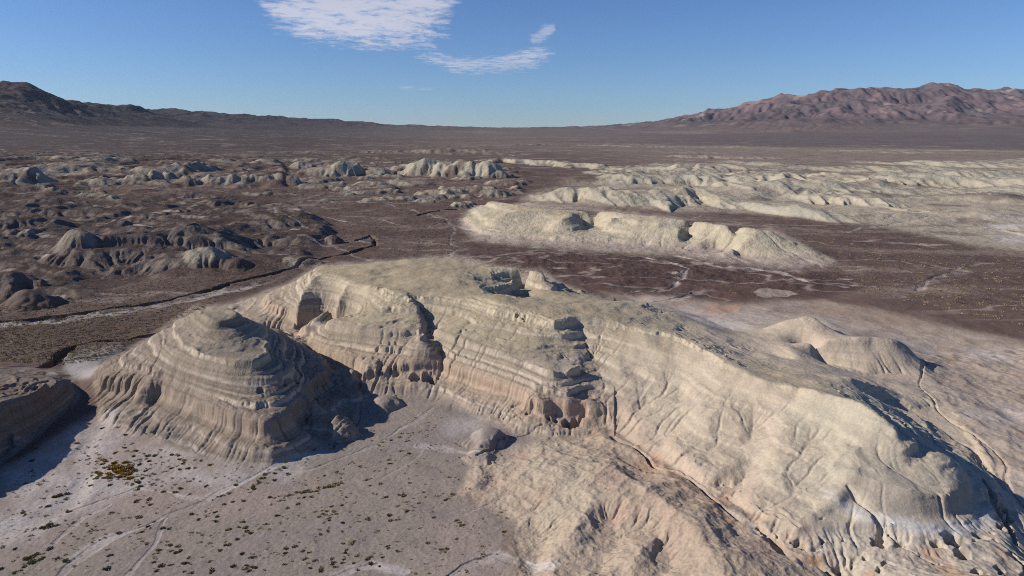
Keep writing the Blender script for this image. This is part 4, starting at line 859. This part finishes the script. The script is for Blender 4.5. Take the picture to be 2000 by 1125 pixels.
M_GREY = leaf_mat("grey_brown_twigs", (0.18, 0.145, 0.10), (0.34, 0.25, 0.15))
M_GOLD = leaf_mat("golden_leaves", (0.34, 0.22, 0.04), (0.46, 0.29, 0.06))
def shrub_arrays(seed, n=190, tall=0.75, spread=1.0):
    """twiggy dome of narrow blades rising and leaning out from one root, radius about 0.5"""
    r_ = np.random.RandomState(seed); V, Fc = [], []
    lob = [(r_.uniform(-.22, .22), r_.uniform(-.22, .22), r_.uniform(.6, 1.0)) for _ in range(4)]
    for k in range(n):
        lx, ly, ls = lob[k % 4]
        a = r_.uniform(0, 2 * math.pi); el = math.acos(r_.uniform(0.02, 1)); rad = 0.38 * ls * r_.uniform(0.55, 1.0) * spread
        tip = np.array((lx + math.cos(a) * math.sin(el) * rad, ly + math.sin(a) * math.sin(el) * rad, max(0.02, tall * math.cos(el) * rad * 1.3)))
        root = tip * 0.45 + np.array((lx, ly, 0)) * 0.2; root[2] = max(0.0, root[2] - 0.05)
        s = np.cross(tip - root, r_.normal(size=3)); s /= np.linalg.norm(s) + 1e-6; s *= r_.uniform(0.025, 0.06)
        b = len(V); mid = (root + tip) / 2 + r_.normal(size=3) * 0.02; mid[2] = max(mid[2], 0.01)
        V += [root - s * .4, root + s * .4, mid + s, tip, mid - s]; Fc.append((b, b + 1, b + 2, b + 3, b + 4))
    return np.array(V, np.float32), Fc
def mesh_obj(name, V, Fc, mat):
    me = bpy.data.meshes.new(name); me.from_pydata([tuple(v) for v in V], [], Fc); me.materials.append(mat)
    o = bpy.data.objects.new(name, me); C.objects.link(o); return o
SH = {}
KINDS = {'olive': (M_OLIVE, 'low olive green desert shrub dotted on the gravel floor', 'olive shrubs dotted over the foreground floor'),
         'grey': (M_GREY, 'small dry grey brown desert shrub on the gravel floor', 'dry grey brown shrubs over the foreground floor'),
         'gold': (M_GOLD, 'bright golden shrub in the thicket on the white wash', 'golden shrubs growing together in front of the butte'),
         'wash': (M_OLIVE, 'yellowish shrub in the line along the shallow channel', 'shrubs lined up along the shallow channels')}
for kn, (mt0, lab, grp) in KINDS.items():
    SH[kn] = []
    for v in range(4):
        V, Fc = shrub_arrays(hash(kn) % 1 + {'olive': 10, 'grey': 20, 'gold': 30, 'wash': 40}[kn] + v, n=200, tall=0.8 if kn == 'gold' else 0.62)
        me = bpy.data.meshes.new("shrub"); me.from_pydata([tuple(p) for p in V], [], Fc); me.materials.append(mt0); SH[kn].append(me)
rs = random.Random(11)
spots = []          # (px, py, size m, kind)
for (a, b, s) in ((352, 897, 1.0), (357, 905, 1.1), (392, 900, 1.0), (412, 908, 1.1), (195, 930, 1.0), (298, 845, 1.1), (285, 848, 1.0), (165, 820, .9), (172, 828, 1.2), (200, 836, 1.2), (230, 835, 1.0), (245, 849, 1.1), (150, 867, 1.2), (148, 877, .8), (120, 967, 1.7), (108, 970, 1.3), (130, 965, 1.2), (130, 1000, 1.1), (45, 997, .7), (17, 997, .7), (265, 980, 1.2), (290, 976, 1.2), (273, 1012, 1.1), (95, 1027, 1.8), (108, 1028, 1.1), (85, 1030, 1.4), (55, 1090, 1.5), (68, 1085, 1.2), (80, 1092, 1.2), (98, 1072, 1.2), (130, 1095, 1.3), (208, 1112, 1.3), (60, 1100, 1.5), (318, 1032, 1.0), (343, 962, 1.1), (318, 961, 1.1), (422, 1018, 1.1), (350, 1077, 1.2), (344, 1080, 1.0), (575, 1068, 1.1), (580, 985, 1.0), (445, 1035, 1.2), (480, 1030, 1.0), (480, 1038, 1.0), (300, 1100, .9), (70, 875, 1.3), (60, 900, 1.5)):
    spots.append((a, b, s * 1.05, 'olive' if rs.random() < .6 else 'grey'))
for k in range(60):       # golden thicket
    a = rs.gauss(0, 1); b = rs.gauss(0, 1); spots.append((235 + a * 15, 920 + b * 8, rs.uniform(0.8, 1.5), 'gold'))
for k in range(110):
    a = rs.gauss(0, 1); b = rs.gauss(0, 1); spots.append((250 + a * 45, 915 + b * 19, rs.uniform(0.5, 1.15), rs.choice(('olive', 'grey', 'grey'))))
def along(line, n, sp, s0, s1, kind):
    for k in range(n):
        t = rs.random() * (len(line) - 1); i = int(t); f = t - i
        spots.append((line[i][0] * (1 - f) + line[i + 1][0] * f + rs.gauss(0, sp), line[i][1] * (1 - f) + line[i + 1][1] * f + rs.gauss(0, sp * .4), rs.uniform(s0, s1), kind))
along([(440, 990), (500, 950), (550, 915), (600, 895), (660, 870), (700, 845)], 40, 9, 0.6, 1.2, 'wash')
along([(585, 962), (620, 955), (650, 948), (680, 935)], 26, 6, 0.6, 1.3, 'wash')
along([(725, 870), (780, 855), (820, 845), (845, 832)], 26, 5, 0.5, 1.0, 'wash')
along([(610, 1020), (640, 1005), (660, 1000)], 12, 9, 0.5, 1.0, 'olive')
FLREG = [(0, 960), (150, 860), (240, 860), (400, 900), (540, 915), (680, 870), (740, 820), (860, 800), (900, 850), (960, 930), (1000, 1010), (970, 1080), (960, 1124), (0, 1124)]
flr = poly_raster(FLREG, 2)
small = []
dens = lambda a, b: 0.10 + 0.9 * (perlin(a / 45.0, b / 20.0, 3) > 0.12)
cand = 0
while cand < 2000:
    a, b = rs.uniform(0, 1050), rs.uniform(800, 1124)
    if float(samp(flr, np.array([a]), np.array([b]))[0]) < 0.5 or rs.random() > dens(np.array(a), np.array(b)): continue
    cand += 1
    s = 0.2 + 0.75 * rs.random() ** 2.8
    if b > 860 and a < 800 and rs.random() < 0.12: s = rs.uniform(0.7, 1.15)
    spots.append((a, b, s, 'olive' if rs.random() < .4 else 'grey'))
# every shrub that shows large is one object, the small rest is ground cover
placed = []
for (a, b, s, kn) in spots:
    (x, y, z), r = hit(a, b)
    if r < 52 or r > 190 or z > 4: continue
    placed.append((s / math.hypot(r, 60), x, y, z, s, kn))
placed.sort(reverse=True)
cover = placed[296:]
def shrub_label(kn, s, x, y, z):
    px_, py_ = project(np.array([x]), np.array([y]), np.array([z])); px_, py_ = float(px_[0]), float(py_[0])
    look = {'olive': 'olive green', 'grey': 'dry grey brown', 'gold': 'bright golden', 'wash': 'yellowish green'}[kn]
    size = 'broad' if s > 1.0 else 'middling' if s > 0.7 else 'small'
    if kn == 'gold': where = 'in the golden thicket on the white wash before the butte'
    elif kn == 'wash': where = 'in the row along the channel past the butte' if px_ < 580 or py_ > 860 and px_ < 720 else 'in the row between the low round mounds'
    elif abs(px_ - 250) < 110 and abs(py_ - 918) < 42: where = 'around the golden thicket on the white wash'
    elif py_ < 900 and px_ < 700: where = 'near the foot of the butte'
    elif px_ < 200: where = 'on the pale wash in the lower left corner'
    elif px_ < 480: where = 'on the gravel below the golden thicket'
    elif py_ < 985: where = 'on the open gravel between butte and tan hill'
    elif px_ < 760: where = 'on the grey gravel along the bottom edge'
    else: where = 'on the gravel beside the tan foreground hill'
    return f'{size} {look} shrub {where}', f'{size} {look} shrubs {where}'
for (q, x, y, z, s, kn) in placed[:296]:
    mt0, lab, grp = KINDS[kn]
    o = bpy.data.objects.new("shrub", rs.choice(SH[kn])); C.objects.link(o)
    o.location = (x, y, z - 0.03); o.rotation_euler = (0, 0, rs.uniform(0, 6.28)); o.scale = (s * rs.uniform(1.0, 1.35), s * rs.uniform(.85, 1.1), s * rs.uniform(.8, 1.15))
    lab, grp = shrub_label(kn, s, x, y, z)
    o["label"] = lab; o["category"] = "shrub"; o["group"] = grp
def merged(name, items, mats, label, nb=34):
    protos = [shrub_arrays(200 + k, n=nb, tall=0.7) for k in range(6)]
    protos = [(V * 1.0, np.array(Fc)) for V, Fc in protos]
    VS, FS, MI = [], [], []; off = 0
    for (x, y, z, s, mi) in items:
        V, Fc = protos[rs.randrange(6)]; a = rs.uniform(0, 6.28); c, sn = math.cos(a), math.sin(a)
        W_ = np.stack([(V[:, 0] * c - V[:, 1] * sn) * s + x, (V[:, 0] * sn + V[:, 1] * c) * s + y, V[:, 2] * s + z], 1)
        VS.append(W_); FS.append(Fc + off); off += len(V); MI += [mi] * len(Fc)
    V = np.concatenate(VS).astype(np.float32); Fq = np.concatenate(FS).astype(np.int32)
    me = bpy.data.meshes.new(name); me.vertices.add(len(V)); me.vertices.foreach_set("co", V.ravel())
    me.loops.add(Fq.size); me.loops.foreach_set("vertex_index", Fq.ravel()); me.polygons.add(len(Fq)); me.polygons.foreach_set("loop_start", np.arange(0, Fq.size, 5, dtype=np.int32))
    me.polygons.foreach_set("material_index", np.array(MI, np.int32))
    for m_ in mats: me.materials.append(m_)
    me.update(calc_edges=True)
    o = bpy.data.objects.new(name, me); C.objects.link(o); o["kind"] = "stuff"; o["label"] = label
merged("ground_cover", [(x, y, z - .02, s * 1.1, 0 if kn != 'grey' else 1) for (q, x, y, z, s, kn) in cover], [M_OLIVE, M_GREY], "small scattered scrub too fine to count on the foreground floor")
M_STRAW = leaf_mat("straw_scrub", (0.22, 0.175, 0.11), (0.30, 0.25, 0.16))
it = []
PLAINREG = [(-60, 700), (-60, 600), (100, 600), (130, 585), (300, 545), (560, 500), (700, 470), (900, 500), (820, 502), (620, 512), (560, 552), (430, 590), (330, 630), (190, 705), (100, 715)]
plr = poly_raster(PLAINREG, 1)
k = 0
while k < 5200:
    a, b = rs.uniform(-50, 900), rs.uniform(460, 720)
    if float(samp(plr, np.array([a]), np.array([b]))[0]) < 0.5: continue
    if rs.random() > ((b - 440) / 200.0): continue
    k += 1
    (x, y, z), r = hit(a, b)
    if r < 150: continue
    it.append((x, y, z, rs.uniform(0.7, 1.6), 0 if rs.random() < .75 else 1))
for k in range(900):
    a, b = rs.uniform(1250, 2050), rs.uniform(570, 800)
    (x, y, z), r = hit(a, b)
    if z < 3: it.append((x, y, z, rs.uniform(0.4, 0.9), 1))
for reg, n_, s0_, s1_ in (([(1400, 436), (1850, 480), (2050, 520), (2050, 650), (1650, 565), (1600, 500)], 700, 1.2, 2.6), ([(560, 395), (820, 400), (900, 430), (890, 500), (700, 480), (540, 460)], 1400, 1.0, 2.2), ([(900, 500), (1300, 505), (1640, 540), (1600, 585), (1180, 575)], 500, 0.8, 1.6)):
    pr = poly_raster(reg, 0); k = 0
    xs_ = [p[0] for p in reg]; ys_ = [p[1] for p in reg]
    while k < n_:
        a, b = rs.uniform(min(xs_), max(xs_)), rs.uniform(min(ys_), max(ys_))
        if float(samp(pr, np.array([a]), np.array([b]))[0]) < 0.5: continue
        k += 1; (x, y, z), r = hit(a, b)
        if z < 5: it.append((x, y, z, rs.uniform(s0_, s1_), 0))
merged("desert_scrub", it, [M_STRAW, M_OLIVE], "pale dry scrub speckling the brown plain beyond the butte", 14)
log("shrubs", len(placed), len(it))

# ------------------------------------------------------------------ clouds: high thin sheets of ice cloud
def cloud(name, outline, alt, label, dens, scale, seed, blr=22, cat="cloud"):
    """a gently arched sheet of cirrus, opaque only where its noise is dense; outline = (azimuth px, py) of its spread"""
    pts = np.array(outline, float)
    cxp, cyp = pts.mean(0)
    n = 60; xs = np.linspace(pts[:, 0].min(), pts[:, 0].max(), n); ys = np.linspace(max(pts[:, 1].min(), -160), pts[:, 1].max(), n)
    a = poly_raster([tuple(p + (0, 200)) for p in pts], blr, 4)
    V, Cc = [], []
    for b in ys:
        for a_ in xs:
            X3 = P(a_, b, alt); dd = math.hypot(X3[0], X3[1])
            V.append((X3[0], X3[1], alt + 120 * math.sin(X3[0] / 2300.0) * math.cos(X3[1] / 3100.0)))
            Cc.append(float(samp(a, np.array([a_]), np.array([b + 200]))[0]))
    Fc = [(j * n + i, j * n + i + 1, (j + 1) * n + i + 1, (j + 1) * n + i) for j in range(n - 1) for i in range(n - 1)]
    Fc = [f for f in Fc if max(Cc[q] for q in f) > 0.003]
    me = bpy.data.meshes.new(name); me.from_pydata(V, [], Fc); me.shade_smooth()
    at = me.attributes.new("thick", 'FLOAT', 'POINT'); at.data.foreach_set("value", np.array(Cc, np.float32))
    m = bpy.data.materials.new("ice_cloud"); m.use_nodes = True; nt = m.node_tree; N_, K = nt.nodes, nt.links; N_.clear()
    out = N_.new("ShaderNodeOutputMaterial"); mix = N_.new("ShaderNodeMixShader"); tr = N_.new("ShaderNodeBsdfTransparent")
    tl = N_.new("ShaderNodeBsdfTranslucent"); df = N_.new("ShaderNodeBsdfDiffuse"); ms = N_.new("ShaderNodeMixShader"); ms.inputs[0].default_value = 0.3
    tl.inputs[0].default_value = (1, 1, 1, 1); df.inputs[0].default_value = (1, 1, 1, 1)
    K.new(tl.outputs[0], ms.inputs[1]); K.new(df.outputs[0], ms.inputs[2])
    ge = N_.new("ShaderNodeNewGeometry"); mp = N_.new("ShaderNodeMapping"); mp.inputs["Scale"].default_value = scale; mp.inputs["Location"].default_value = (seed, seed * 2, 0); mp.inputs["Rotation"].default_value = (0, 0, 0.3)
    K.new(ge.outputs["Position"], mp.inputs[0])
    nz = N_.new("ShaderNodeTexNoise"); nz.inputs["Scale"].default_value = 1.0; nz.inputs["Detail"].default_value = 10; nz.inputs["Roughness"].default_value = 0.70; nz.inputs["Distortion"].default_value = 0.35
    K.new(mp.outputs[0], nz.inputs["Vector"])
    ta = N_.new("ShaderNodeAttribute"); ta.attribute_name = "thick"
    s1 = N_.new("ShaderNodeMath"); s1.operation = 'SUBTRACT'; s1.inputs[1].default_value = 0.5; K.new(nz.outputs[0], s1.inputs[0])
    s2 = N_.new("ShaderNodeMath"); s2.operation = 'MULTIPLY_ADD'; s2.inputs[1].default_value = 3.4; K.new(s1.outputs[0], s2.inputs[0])
    s3 = N_.new("ShaderNodeMath"); s3.operation = 'MULTIPLY_ADD'; s3.inputs[1].default_value = 1.5; s3.inputs[2].default_value = -0.58; K.new(ta.outputs["Fac"], s3.inputs[0])
    K.new(s3.outputs[0], s2.inputs[2])
    mr = N_.new("ShaderNodeMapRange"); mr.inputs[1].default_value = 0.0; mr.inputs[2].default_value = 1.0; mr.inputs[3].default_value = 0; mr.inputs[4].default_value = dens; mr.interpolation_type = 'SMOOTHSTEP'
    K.new(s2.outputs[0], mr.inputs[0]); K.new(mr.outputs[0], mix.inputs[0]); K.new(tr.outputs[0], mix.inputs[1]); K.new(ms.outputs[0], mix.inputs[2]); K.new(mix.outputs[0], out.inputs[0])
    me.materials.append(m)
    o = bpy.data.objects.new(name, me); C.objects.link(o); o["label"] = label; o["category"] = cat; o["group"] = "clouds in the blue sky"
ALT = 4200.0
cloud("cloud", [(470, -40), (520, 30), (560, 62), (640, 88), (760, 100), (830, 94), (900, 78), (870, 50), (880, 10), (930, -40)], ALT, "large white wispy cloud cut off by the top of the picture", 0.78, (0.0011, 0.0007, 0.0004), 3, 110)
cloud("cloud", [(790, 88), (840, 95), (900, 108), (960, 110), (1020, 96), (1075, 95), (1085, 118), (1000, 142), (880, 146), (830, 120)], ALT, "thin string of faint wisps below and beside the large cloud", 0.6, (0.0014, 0.0009, 0.0004), 9, 24)
cloud("cloud", [(1030, 70), (1055, 50), (1085, 36), (1085, 60), (1060, 84), (1035, 88)], ALT, "small detached puff of cloud, the farthest from the large one", 0.5, (0.0014, 0.0009, 0.0004), 14, 7)
cloud("cloud", [(755, 164), (800, 167), (850, 172), (845, 178), (790, 174)], ALT, "short faint streak of cloud low above the horizon", 0.3, (0.0008, 0.0008, 0.0004), 20, 2)

# ------------------------------------------------------------------ air
def haze():
    x0, x1, y0, y1, z0, z1 = -26000, 26000, -26000, 26000, -60, float(Z.max()) + 20
    zmin = float(Z.min()) - 1.0; z0 = min(z0, zmin)
    V = [(x, y, z) for z in (z0, z1) for y in (y0, y1) for x in (x0, x1)]
    Fc = [(0, 2, 3, 1), (4, 5, 7, 6), (0, 1, 5, 4), (2, 6, 7, 3), (0, 4, 6, 2), (1, 3, 7, 5)]
    me = bpy.data.meshes.new("haze"); me.from_pydata(V, [], Fc)
    m = bpy.data.materials.new("air"); m.use_nodes = True; nt = m.node_tree; nt.nodes.clear()
    out = nt.nodes.new("ShaderNodeOutputMaterial"); v = nt.nodes.new("ShaderNodeVolumePrincipled")
    v.inputs["Color"].default_value = (0.62, 0.78, 1.0, 1); v.inputs["Density"].default_value = HAZE; v.inputs["Anisotropy"].default_value = 0.2
    nt.links.new(v.outputs[0], out.inputs["Volume"]); me.materials.append(m)
    o = bpy.data.objects.new("haze", me); C.objects.link(o); o["kind"] = "stuff"; o["label"] = "thin blue desert air"
HAZE = 0.000008
haze()
log("zmax", float(Z.max()))
